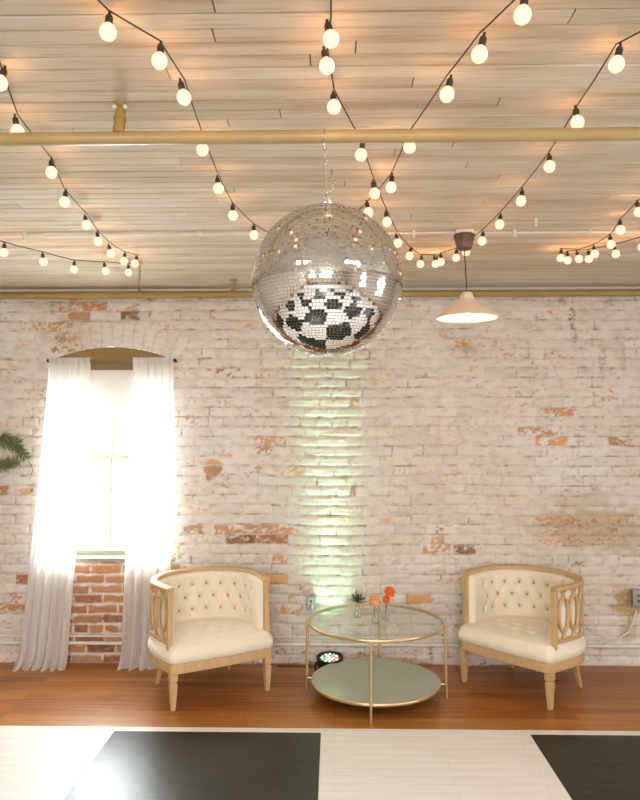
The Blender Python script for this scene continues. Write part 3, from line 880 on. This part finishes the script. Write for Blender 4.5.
# ------------------------------------------------------------------ string lights
def drop_fn(t, s0, s1, sag): return s0 + (s1 - s0) * t + sag * math.sin(PI * t)
socket_mesh = None; bulb_mesh = None
def make_bulb_meshes():
    m = MB(); m.lathe([(.0080, .018), (.0092, .021), (.0092, .036), (.0070, .042)], n=12); m.tube([(0, 0, .040), (0, 0, .052)], .0035, 8)
    a = m.build('socket', M['socket']); me1 = a.data; bpy.data.objects.remove(a)
    m = MB(); m.lathe([(.0001, -.0205), (.008, -.0190), (.0142, -.0142), (.0183, -.0075), (.0196, 0), (.0183, .0075), (.0142, .0140), (.0095, .0185), (.0080, .0205)], n=18)
    b = m.build('bulb', M['bulb']); me2 = b.data; bpy.data.objects.remove(b)
    return me1, me2
ME_S, ME_B = make_bulb_meshes()
BL = bpy.data.lights.new('bulb_light', 'POINT'); BL.energy = .11; BL.color = (1, .50, .18); BL.shadow_soft_size = 0
def strand(bulbs, label, s0=.066, s1=.066, sag=.022, start=None, end=None, tmin=0, tmax=1, seed=0):
    rnd = random.Random(seed); n = len(bulbs); P = []
    for i, (px, py) in enumerate(bulbs):
        t = tmin + (tmax - tmin) * i / (n - 1)
        P.append(at_z(px, py, CEIL - drop_fn(t, s0, s1, sag)))
    tops = [p + Vector((0, 0, .052)) for p in P]
    path = []
    if start: path.append(at_z(start[0], start[1], CEIL - .002) if not isinstance(start, Vector) else start)
    path += tops
    if end: path.append(at_z(end[0], end[1], CEIL - .002))
    root = thing('string_light', path[0], label, 'string lights', group='festoon light strings on the ceiling')
    # smooth cord with a little slack between sockets
    cp = []
    for a, b in zip(path[:-1], path[1:]):
        ln = (b - a).length
        for k in range(8):
            t = k / 8; q = a.lerp(b, t); q.z -= .06 * ln * ln * 4 * t * (1 - t) * .5; q.z = min(q.z, CEIL - .003); cp.append(q)
    cp.append(path[-1])
    m = MB(); m.tube([q - path[0] for q in cp], .0022, 6); m.build('cord', M['cord'], root)
    if end:
        m = MB(); e = path[-1] - path[0]; m.tube([e + Vector((0, 0, -.012)), e + Vector((0, 0, .0015))], .004, 8); m.build('hook', M['socket'], root)
    for p in P:
        s = bpy.data.objects.new('socket', ME_S); COL.objects.link(s); s.parent = root
        tilt = (rnd.uniform(-.25, .25), rnd.uniform(-.25, .25), 0)
        s.location = p - path[0]; s.rotation_euler = tilt
        l_ = bpy.data.objects.new('bulb_light', BL); COL.objects.link(l_); l_.location = p + Vector((0, .0235, .006))
        b = bpy.data.objects.new('bulb', ME_B); COL.objects.link(b); b.parent = s
    return root
A_ = (137, 259); B_ = (437, 257); C_ = (559, 256)
strand([(0, 83), (17.5, 131.5), (51.5, 172.5), (64.5, 202), (86.5, 225), (98, 241.5), (111, 253.5), (124, 261), (135, 263.5)],
       'string of globe lights descending from the upper left edge to the gold rod', start=(-40, 10), end=A_, seed=1)
strand([(-70, 232), (-30, 243), (4, 252.5), (43.5, 262), (74, 269.5), (105.5, 271), (128.5, 272.5)],
       'nearly level string of globe lights low on the ceiling above the window', start=(-140, 200), end=A_, s0=.07, s1=.066, sag=.05, seed=2)
strand([(108, 32), (159.5, 61), (184, 97.5), (202.5, 149.5), (218.5, 188.5), (233, 215.5), (254, 235), (276, 247), (298, 256)],
       'string of globe lights running down from top left until hidden behind the mirror ball', start=(50, -50), end=(312, 257), seed=3)
strand([(331, 39), (327, 66), (334, 107), (361, 155), (374.5, 193.5), (387, 222), (398, 243), (409.5, 256), (420.5, 264), (435.5, 264)],
       'string of globe lights from the top centre passing right of the mirror ball', start=(331, -60), end=B_, seed=4)
strand([(522.5, 15), (479.5, 54.5), (447, 94.5), (409.5, 147), (391, 187.5), (368.5, 212.5), (346, 233), (326, 249)],
       'string of globe lights slanting from top right down behind the mirror ball', start=(585, -50), end=(312, 257), seed=5)
strand([(616.5, 64.5), (577.5, 122.5), (549.5, 166.5), (521, 201), (499.5, 224.5), (482, 241), (466, 252), (456, 258), (441, 262)],
       'string of globe lights from the upper right edge past the pendant lamp', start=(680, 10), end=B_, seed=6)
strand([(660, 188), (639, 212), (620.6, 230), (611, 244.5), (594.8, 254), (579, 259), (560.5, 258)],
       'upper of two short strings of globe lights at the right edge', start=(690, 150), end=C_, seed=7)
strand([(668, 240), (642, 247), (615.8, 254), (589, 259), (567.6, 260.5)],
       'lower, flatter of two short strings of globe lights at the right edge', start=(720, 225), end=C_, seed=8)

# ------------------------------------------------------------------ barrel chairs
def outline(hw, y0, ys, yb, n=72, ex=2.3):
    pts = [Vector((-hw, y0 + (ys - y0) * k / 10)) for k in range(10)]
    for k in range(61):
        a = PI - PI * k / 60; c, s = math.cos(a), math.sin(a)
        pts.append(Vector((hw * math.copysign(abs(c) ** (2 / ex), c), ys + (yb - ys) * abs(s) ** (2 / ex))))
    pts += [Vector((hw, ys + (y0 - ys) * k / 10)) for k in range(1, 11)]
    # resample
    d = [0]
    for a, b in zip(pts[:-1], pts[1:]): d.append(d[-1] + (b - a).length)
    T = d[-1]; out = []
    for k in range(n):
        t = T * k / (n - 1); i = max(j for j in range(len(d)) if d[j] <= t + 1e-9); i = min(i, len(pts) - 2)
        out.append(pts[i].lerp(pts[i + 1], (t - d[i]) / max(d[i + 1] - d[i], 1e-9)))
    nr = []
    for k in range(n):
        t = (out[min(k + 1, n - 1)] - out[max(k - 1, 0)]).normalized()
        nr.append(Vector((-t.y, t.x)))      # outward
    return out, nr, T
OP, ON, OT = outline(.315, .055, .24, .565, n=120)
def bulge(p): return Vector((p.x * (1 + .085 * math.sin(PI * max(0, min(1, (p.y - .03) / .50)))), p.y))
OP = [bulge(p) for p in OP]
ON = []
for k in range(len(OP)):
    t = (OP[min(k + 1, len(OP) - 1)] - OP[max(k - 1, 0)]).normalized(); ON.append(Vector((-t.y, t.x)))
def on_out(s, off=0):     # s metres from left front along the outline
    k = s / OT * (len(OP) - 1); i = int(max(0, min(len(OP) - 2, math.floor(k)))); f = k - i
    p = OP[i].lerp(OP[i + 1], f); q = ON[i].lerp(ON[i + 1], f).normalized()
    return p + q * off
def sweep(m, sec, s0=0, s1=None, n=100, mi=0):
    s1 = OT if s1 is None else s1; k = len(sec); vs = []
    for i in range(n):
        s = s0 + (s1 - s0) * i / (n - 1)
        for (o, z) in sec:
            p = on_out(s, o); vs.append((p.x, p.y, z))
    fs = [(i * k + j, (i + 1) * k + j, (i + 1) * k + (j + 1) % k, i * k + (j + 1) % k) for i in range(n - 1) for j in range(k)]
    fs += [tuple(range(k)), tuple((n - 1) * k + j for j in reversed(range(k)))]
    m.add(vs, fs, mi)
def rsec(o0, o1, z0, z1, b=.005):
    return [(o0 + b, z0), (o1 - b, z0), (o1, z0 + b), (o1, z1 - b), (o1 - b, z1), (o0 + b, z1), (o0, z1 - b), (o0, z0 + b)]
ZT = .675; ZS = .265
def seat_outline(off, n=96):
    pts = []
    hw, yb = .325 + off, .56 + off; yf = -.012 - off
    N_ = n
    raw = []
    for k in range(41):
        a = PI - PI * k / 40; c, s = math.cos(a), math.sin(a)
        raw.append(Vector((hw * math.copysign(abs(c) ** (2 / 2.5), c), .22 + (yb - .22) * abs(s) ** (2 / 2.5))))
    rc = .035
    for k in range(7):
        a = -PI / 2 * k / 6; raw.append(Vector((hw - rc + rc * math.cos(a), yf + rc + rc * math.sin(a))))
    for k in range(1, 8): raw.append(Vector(((hw - rc) * (1 - 2 * k / 8), yf - .012 * math.sin(PI * k / 8))))
    for k in range(7):
        a = -PI / 2 - PI / 2 * k / 6; raw.append(Vector((-hw + rc + rc * math.cos(a), yf + rc + rc * math.sin(a))))
    raw.append(raw[0].copy())
    d = [0]
    for a, b in zip(raw[:-1], raw[1:]): d.append(d[-1] + (b - a).length)
    T = d[-1]
    for k in range(N_):
        t = T * k / N_; i = max(j for j in range(len(d)) if d[j] <= t + 1e-9); i = min(i, len(raw) - 2)
        pts.append(bulge(raw[i].lerp(raw[i + 1], (t - d[i]) / max(d[i + 1] - d[i], 1e-9))))
    return pts
def make_chair(loc, rz, label):
    root = thing('barrel_chair', loc, label, 'chair', rz, 'tufted barrel chairs either side of the glass table')
    # rail of the seat
    m = MB(); so = seat_outline(0); si = seat_outline(-.03); n = len(so)
    lay = [(so, .2), (so, .262), (si, .264), (si, .2)]
    vs = [(p.x, p.y, z) for (pp_, z) in ((seat_outline(-.004), .208), (so, .213), (so, .258), (seat_outline(-.004), .263), (si, .263), (si, .208)) for p in pp_]
    fs = []
    for a in range(6):
        b = (a + 1) % 6
        fs += [(a * n + j, a * n + (j + 1) % n, b * n + (j + 1) % n, b * n + j) for j in range(n)]
    m.add(vs, fs); m.build('seat_rail', M['chair_wood'], root)
    # seat cushion
    c = Vector((0, .25)); btn = [(-.11, .14), (0, .14), (.11, .14), (-.055, .225), (.055, .225), (-.165, .225), (.165, .225), (-.11, .31), (0, .31), (.11, .31), (-.055, .395), (.055, .395)]
    vs = []; prof = []
    base = seat_outline(.004)
    rings = 26
    for k in range(rings + 1):
        f = k / rings
        for p in base:
            q = c + (p - c) * f
            z = .352 + .026 * (1 - f ** 2.6)
            if f > .93: z -= .03 * ((f - .93) / .07) ** 2
            for (bx, by) in btn:
                dd = math.hypot(q.x - bx, q.y - by)
                z -= .016 * math.exp(-(dd / .020) ** 2) + .006 * math.exp(-(dd / .045) ** 2)
            vs.append((q.x, q.y, z))
    n = len(base)
    for (off, z) in ((.009, .312), (.010, .295), (.006, .272), (-.004, .2635)):
        vs += [(p.x, p.y, z) for p in seat_outline(off)]
    R_ = rings + 5
    fs = [(k * n + j, k * n + (j + 1) % n, (k + 1) * n + (j + 1) % n, (k + 1) * n + j) for k in range(R_ - 1) for j in range(n)]
    fs.append(tuple((R_ - 1) * n + j for j in range(n)))
    m = MB(); m.add(vs, fs); cu = m.build('seat_cushion', M['linen'], root); cu.data.set_sharp_from_angle(angle=R(75))
    for (bx, by) in btn:
        f = 0
        m = MB(); m.ball((bx, by, .358), .006, .006, .003, n=10, m=6); m.build('seat_button', M['linen'], cu)
    # padded back
    zb, zt = .330, ZT - .012
    rowsb = [(.425, 0), (.505, 1), (.585, 0)]
    sp = .106; bt = []
    cen = OT / 2
    for z, o_ in rowsb:
        for k in range(-6, 7):
            s = cen + (k + .5 * o_) * sp
            if .12 < s < OT - .12: bt.append((s, z))
    def fn(u, v):
        s = .012 + (OT - .024) * u
        z = zb + (zt - zb) * v
        th = .060
        for (bs, bz) in bt:
            ds = s - bs; dz = z - bz
            if abs(ds) < .12 and abs(dz) < .12:
                dd = math.hypot(ds, dz)
                th -= .016 * math.exp(-(dd / .017) ** 2) + .003 * math.exp(-(dd / .04) ** 2)
                # pleats along the diamonds
                for sg in (-1, 1):
                    L2 = math.hypot(sp / 2, .08); ux, uz = sg * sp / 2 / L2, .08 / L2
                    al = ds * ux + dz * uz; pe = abs(-ds * uz + dz * ux)
                    if 0 < al < L2: th -= .0045 * math.exp(-(pe / .006) ** 2)
        e = min(s - .012, OT - .012 - s)
        th -= .03 * math.exp(-(e / .012) ** 2) 
        if v > .93: th -= .02 * ((v - .93) / .07) ** 2
        p = on_out(s, -th)
        return (p.x, p.y, z)
    m = MB(); m.grid(fn, 230, 46)
    k = len(m.v)
    def fo(u, v):
        s = .012 + (OT - .024) * u; p = on_out(s, -.014); return (p.x, p.y, zb + (zt - zb) * v)
    m.grid(fo, 230, 46)
    # close edges
    nu, nv = 230, 46
    for i in range(nu - 1):
        m.f.append((i, i + 1, k + i + 1, k + i)); m.f.append(((nv - 1) * nu + i, (nv - 1) * nu + i + 1, k + (nv - 1) * nu + i + 1, k + (nv - 1) * nu + i)); m.mi += [0, 0]
    for j in range(nv - 1):
        for i in (0, nu - 1):
            m.f.append((j * nu + i, (j + 1) * nu + i, k + (j + 1) * nu + i, k + j * nu + i)); m.mi.append(0)
    bk = m.build('backrest', M['linen'], root); bk.data.set_sharp_from_angle(angle=R(80))
    for (bs, bz) in bt:
        p = on_out(bs, -.044); m = MB(); m.ball((p.x, p.y, bz), .007, .007, .009, n=10, m=6); m.build('back_button', M['button'], bk)
    # top rim and bottom rim of the frame
    m = MB(); sweep(m, rsec(-.036, .012, ZT - .014, ZT + .012, .006)); m.build('top_rail', M['chair_wood'], root)
    m = MB(); sweep(m, rsec(-.014, .010, .362, .388, .004)); m.build('lower_rail', M['chair_wood'], root)
    # upholstered band between cushion and lower rail
    m = MB(); sweep(m, rsec(-.013, .006, .330, .362, .003)); m.build('side_band', M['linen_side'], root)
    # front posts
    for s_ in (-1, 1):
        m = MB(); x = s_ * .315
        vs = []
        for z, a, dy in ((.292, .017, 0), (.40, .015, .004), (.55, .015, .006), (ZT - .010, .018, .002)):
            xo = x - s_ * .004
            vs += [(xo - a, .040 + dy, z), (xo + a, .040 + dy, z), (xo + a, .074 + dy, z), (xo - a, .074 + dy, z)]
        fs = [(k * 4 + j, k * 4 + (j + 1) % 4, (k + 1) * 4 + (j + 1) % 4, (k + 1) * 4 + j) for k in range(3) for j in range(4)] + [(0, 1, 2, 3), (12, 13, 14, 15)]
        m.add(vs, fs); m.build('arm_post', M['chair_wood'], root, smooth=False, bevel=.003)
        # fretwork of ovals on the side
        m = MB(); zc_ = (.388 + ZT - .014) / 2; hz = (ZT - .014 - .388) / 2
        def P3(s, z):
            s2 = s if s_ < 0 else OT - s
            p = on_out(s2, .0); return (p.x, p.y, z)
        for k in range(3):
            sc_ = .078 + k * .102
            pts = [P3(sc_ + .043 * math.copysign(abs(math.cos(a)) ** .9, math.cos(a)), zc_ + hz * .70 * math.sin(a)) for a in [2 * PI * q / 36 for q in range(36)]]
            m.tube(pts, .0095, 8, closed=True)
            for sg in (-1, 1):      # flared stubs joining each oval to the rails
                m.tube([P3(sc_, zc_ + sg * hz * t) for t in (.68, .82, .94, 1.0)], [.010, .0095, .013, .019], 8)
        # rear post of the fretwork
        m.tube([P3(.350, .380), P3(.350, ZT - .008)], .010, 8)
        m.build('side_fretwork', M['chair_wood'], root)
    m = MB()
    # legs
    for s_ in (-1, 1):
        x = s_ * .30; y = .022
        m = MB(); vs = []
        lv = [(.0, .012, .012), (.015, .0135, .0135), (.150, .021, .021), (.154, .0165, .0165), (.162, .0165, .0165), (.166, .0225, .0225), (.212, .0225, .0225)]
        for z, a, b in lv: vs += [(x - a, y - b, z), (x + a, y - b, z), (x + a, y + b, z), (x - a, y + b, z)]
        K = len(lv)
        fs = [(k * 4 + j, k * 4 + (j + 1) % 4, (k + 1) * 4 + (j + 1) % 4, (k + 1) * 4 + j) for k in range(K - 1) for j in range(4)] + [(0, 1, 2, 3), tuple((K - 1) * 4 + j for j in range(4))]
        m.add(vs, fs); m.build('leg', M['chair_wood'], root, smooth=False, bevel=.002)
    for s_ in (-1, 1):
        m = MB(); vs = []
        for z, a, dx, dy in ((0, .010, .018, .045), (.1, .013, .008, .02), (.212, .018, 0, 0)):
            x = s_ * (.225 + dx); y = .435 + dy
            vs += [(x - a, y - a, z), (x + a, y - a, z), (x + a, y + a, z), (x - a, y + a, z)]
        fs = [(k * 4 + j, k * 4 + (j + 1) % 4, (k + 1) * 4 + (j + 1) % 4, (k + 1) * 4 + j) for k in range(2) for j in range(4)] + [(0, 1, 2, 3), (8, 9, 10, 11)]
        m.add(vs, fs); m.build('leg', M['chair_wood'], root, smooth=False, bevel=.002)
    return root
def chair_at(pa, pb, label):
    a = at_z(pa[0], pa[1], 0); b = at_z(pb[0], pb[1], 0); ang = math.atan2(b.y - a.y, b.x - a.x)
    mid = (a + b) / 2
    back = Vector((-math.sin(ang), math.cos(ang), 0))
    o = make_chair((mid - back * .022), ang, label)
    return o
chair_at((170.5, 711), (269, 690), 'cream tufted barrel chair beside the sheer curtains, left of the glass table')
chair_at((463, 681), (552, 710), 'cream tufted barrel chair turned left, right of the glass table')

# ------------------------------------------------------------------ coffee table
tc_ = (at_z(308.5, 691.5, 0) + at_z(444.5, 698, 0)) / 2
TR = (at_z(446.5, 698.5, 0) - at_z(310, 691.5, 0)).length / 2
ta = math.atan2((at_z(371.5, 721, 0) - tc_).y, (at_z(371.5, 721, 0) - tc_).x)
ZTOP = .437; ZSH = .083
tb = thing('coffee_table', tc_, 'round two tier glass coffee table with gold frame between the two chairs', 'table')
for nm, z, r in (('top_rim', ZTOP, TR - .004), ('shelf_rim', ZSH, TR - .022)):
    m = MB(); m.lathe([(r - .011, z - .006), (r, z - .007), (r + .003, z - .003), (r + .003, z + .006), (r, z + .010), (r - .006, z + .010), (r - .006, z + .003), (r - .011, z + .003), (r - .011, z - .006)], n=96, cap=False)
    m.build(nm, M['gold_metal'], tb)
m = MB(); m.lathe([(TR - .0105, ZTOP + .0032), (TR - .0105, ZTOP + .0092)], n=96); m.build('glass_top', M['glass_thin'], tb, smooth=True)
m = MB(); m.lathe([(TR - .0285, ZSH + .0032), (TR - .0285, ZSH + .0092)], n=96); m.build('shelf', M['shelf'], tb, smooth=True)
for k in range(4):
    a = ta + k * PI / 2; c, s = math.cos(a), math.sin(a)
    m = MB(); m.tube([((TR + .012) * c, (TR + .012) * s, 0), ((TR + .005) * c, (TR + .005) * s, ZTOP - .002)], [.0075, .0095], 12)
    m.tube([((TR - .024) * c, (TR - .024) * s, ZSH), ((TR + .01) * c, (TR + .01) * s, ZSH)], .005, 8)
    m.build('leg', M['gold_metal'], tb)

# bud vases
ZG = ZTOP + .0097
def vase(px, py, h, label):
    p = at_z(px, py, ZG)
    e = thing('bud_vase', p, label, 'vase', group='bud vases on the glass table')
    n = 24; outer = [(.016, 0), (.021, .004), (.023, .02), (.019, .038), (.0105, .055), (.009, h - .01), (.0115, h)]
    inn = [(.010, h), (.0075, h - .01), (.009, .055), (.0172, .038), (.0212, .02), (.018, .006), (.0001, .006)]
    m = MB(); m.lathe(outer + inn, n=n); m.build('glass_body', M['glass'], e)
    return e, p
def stem(m, a, b, r=.0016, bend=.01):
    a, b = Vector(a), Vector(b); mid = (a + b) / 2 + Vector((bend, 0, 0)); m.tube([a, (a + mid) / 2 + Vector((bend * .3, 0, 0)), mid, (mid + b) / 2, b], r, 6)
def leaf_blade(m, base, tip, w_, mi=0):
    base, tip = Vector(base), Vector(tip); d = (tip - base); s = d.cross(Vector((.3, 1, .2))).normalized()
    nrm = d.cross(s).normalized()
    vs = []; n = 6
    for k in range(n + 1):
        t = k / n; ww = w_ * math.sin(PI * min(t * .92 + .08, 1)) ; c = base.lerp(tip, t) + nrm * .1 * d.length * math.sin(PI * t) * .5
        vs += [c - s * ww, c + nrm * ww * .4, c + s * ww]
    th = nrm * .0006
    k0 = len(vs); vs += [v - th for v in vs]
    fs = []
    for k in range(n):
        for j in range(2):
            a = k * 3 + j
            fs.append((a, a + 1, a + 4, a + 3)); fs.append((k0 + a, k0 + a + 3, k0 + a + 4, k0 + a + 1))
        fs.append((k * 3, k * 3 + 3, k0 + k * 3 + 3, k0 + k * 3)); fs.append((k * 3 + 2, k0 + k * 3 + 2, k0 + k * 3 + 5, k * 3 + 5))
    m.add(vs, fs, mi)
def bloom(m, c, r, seed, layers=4):
    rnd = random.Random(seed); c = Vector(c)
    for l in range(layers):
        k = 5 + l; rr = r * (.6 + .4 * l / (layers - 1)); el = R(85 - 135 * l / (layers - 1))
        for j in range(k):
            a = 2 * PI * j / k + l * .5 + rnd.uniform(-.15, .15); e2 = el + rnd.uniform(-.15, .15)
            d = Vector((math.cos(a) * math.cos(e2), math.sin(a) * math.cos(e2), math.sin(e2)))
            ctr = c + d * rr * .55
            q = d.to_track_quat('Z', 'Y').to_matrix()
            m.ball(ctr, rr * .48, rr * .22, rr * .50, n=10, m=6, mtx=q)
sc_t = 4.2 / F
# left vase: spiky greens
v, p = vase(358, 617, .085, 'leftmost bud vase, holding a dark green sprig, on the glass table')
fl = thing('green_sprig', p + Vector((0, 0, .008)), 'dark spiky green sprig in the leftmost bud vase', 'foliage')
m = MB(); stem(m, (0, 0, 0), (0, 0, .085), bend=.002); m.build('stem', M['stem'], fl)
m = MB(); rnd = random.Random(2)
for k in range(46):
    a = rnd.uniform(0, 2 * PI); e_ = rnd.uniform(-.1, 1.5); l = rnd.uniform(.04, .075)
    b0 = Vector((rnd.uniform(-.006, .006), rnd.uniform(-.006, .006), .082 + rnd.uniform(-.004, .018)))
    leaf_blade(m, b0, b0 + Vector((math.cos(a) * math.cos(e_), math.sin(a) * math.cos(e_), math.sin(e_))) * l, .0022)
m.build('leaves', M['leaf_dark'], fl)
m = MB(); stem(m, (0, 0, .07), (.055, 0, .150), .001, -.006)
for k in range(9): m.ball((.032 + .003 * k + rnd.uniform(-.006, .006), rnd.uniform(-.006, .006), .118 + .004 * k + rnd.uniform(-.004, .004)), .0022, n=8, m=5)
m.build('seed_head', M['leaf'], fl)
# middle vase: peach bloom
v, p = vase(375.5, 623, .085, 'front middle bud vase, holding a peach bloom, on the glass table')
fl = thing('peach_flower', p + Vector((0, 0, .008)), 'peach coloured bloom in the middle bud vase', 'flower')
m = MB(); stem(m, (0, 0, 0), (-.002, 0, .118), .0022, -.003); m.lathe([(.002, .098), (.008, .108), (.012, .122)], (-.002, 0, 0), 12); m.build('stem', M['stem'], fl)
m = MB(); bloom(m, (-.004, 0, .132), .043, 5, 5); bloom(m, (.018, .004, .142), .016, 6, 3); m.build('petals', M['peach'], fl)
# right vase: orange blooms
v, p = vase(385.5, 619.5, .085, 'rear right bud vase, holding orange blooms, on the glass table')
fl = thing('orange_flower', p + Vector((0, 0, .008)), 'bright orange blooms leaning right above the peach one', 'flower')
m = MB(); stem(m, (0, 0, 0), (.032, 0, .165), .0018, -.012); stem(m, (0, 0, 0), (.005, 0, .105), .0018, .004)
stem(m, (.0, 0, .08), (-.030, 0, .205), .0011, -.01); m.build('stem', M['stem'], fl)
m = MB(); bloom(m, (.026, 0, .166), .040, 8, 5); m.build('petals', M['orange'], fl); m = MB(); bloom(m, (.006, 0, .118), .030, 9, 4); m.build('petals', M['orange'], fl)
m = MB(); bloom(m, (-.030, 0, .205), .010, 4, 3); bloom(m, (-.030, 0, .185), .010, 14, 3); bloom(m, (.048, 0, .112), .012, 15, 3); m.build('pink_buds', M['pink'], fl)['label'] = 'small pink buds'

# ------------------------------------------------------------------ LED uplight on the floor by the wall
up = at_z(330, 664, 0); up = Vector((up.x, WALL - .165, 0))
ul = thing('uplight', up, 'black round stage uplight with lit diodes on the floor behind the glass table', 'stage light')
tilt = Matrix.Rotation(R(7), 3, 'X')
cpos = Vector((0, 0, .070))
m = MB(); m.lathe([(.05, -.050), (.076, -.044), (.086, .0), (.089, .036), (.084, .038), (.080, .030), (.0001, .030)], cpos, 36, mtx=tilt); m.build('can_body', M['black'], ul)
m = MB()
for s_ in (-1, 1):
    m.tube([(s_ * .092, 0, .070), (s_ * .096, .005, .03), (s_ * .086, .0, .006)], .006, 8); m.box(s_ * .08 - .012, s_ * .08 + .012, -.055, .055, 0, .008)
m.tube([(-.08, -.045, .006), (.08, -.045, .006)], .005, 8)
m.build('yoke', M['black'], ul)
kk = 0
for rr, nn in ((0, 1), (.026, 6), (.052, 12)):
    for j in range(nn):
        a = 2 * PI * j / nn; q = cpos + tilt @ Vector((rr * math.cos(a), rr * math.sin(a), .0315))
        m = MB(); m.ball(q, .0095, .0095, .005, n=10, m=6, mtx=tilt)
        m.build('diode', M[('led_white', 'led_white', 'led_red', 'led_white', 'led_green')[kk % 5]], ul); kk += 1
for k_, (en, sz, aim) in enumerate(((20, 54, (0, .20, .62)), (140, 20, (0, .135, 1.75)), (75, 26, (0, .16, 1.2)))):
    sp_ = bpy.data.lights.new('uplight_beam', 'SPOT'); sp_.energy = en; sp_.color = (.42, 1, .62); sp_.spot_size = R(sz); sp_.spot_blend = 1; sp_.shadow_soft_size = .05
    so_ = bpy.data.objects.new('uplight_beam', sp_); COL.objects.link(so_)
    so_.location = up + Vector((0, -.03, .118)); so_.rotation_euler = Vector(aim).to_track_quat('-Z', 'Y').to_euler()
cb = up + Vector((-.085, .06, .006))
m = MB(); m.tube([(0, 0, .03), (-.03, .02, .004), (-.07, .04, .0), (-.13, .05, .0), (-.20, .055, .0), (-.27, .05, .0)], .003, 8)
tag(m.build('light_cable', M['black'], loc=cb), 'thin dark cable trailing from the stage uplight toward the wall', 'cable')

# ------------------------------------------------------------------ greenery on the wall at the left edge
gy = WALL - .03
g0 = at_y(-30, 430, gy)
gr = thing('greenery_sprig', g0, 'green fern like sprig fixed to the brick wall at the left edge', 'foliage')
m = MB(); rnd = random.Random(8)
branches = [[(-30, 430), (-5, 441), (14, 446), (22, 452), (27, 458)], [(-30, 452), (-8, 462), (8, 466), (18, 461)], [(-5, 440), (8, 437), (20, 443)], [(-20, 470), (-2, 468), (10, 462)]]
wv_ = MB()
for bi_, br_ in enumerate(branches):
    P = [at_y(a, b, gy - .015 * (k % 2) - .01 * bi_) - g0 for k, (a, b) in enumerate(br_)]
    m.tube(P, .0022, 6)
    for a, b in zip(P[:-1], P[1:]):
        d = (b - a); nn = int(d.length / .0045) + 2
        for k in range(nn):
            q = a.lerp(b, k / nn)
            for sg in (-1, 1):
                ax = d.normalized(); pr = Vector((-ax.z, 0, ax.x)) * sg
                t = (ax * rnd.uniform(.3, .9) + pr * rnd.uniform(.5, 1) + Vector((0, rnd.uniform(-.8, .1), 0))).normalized() * rnd.uniform(.03, .07)
                leaf_blade(wv_, q, q + t, .0028)
m.build('stem', M['twig'], gr); wv_.build('leaves', M['leaf'], gr)
m = MB(); tw = [(26, 457), (31, 465), (33, 470), (31, 475)]
m.tube([at_y(a, b, gy) - g0 for a, b in tw], .0022, 6); m.build('twig', M['twig'], gr)
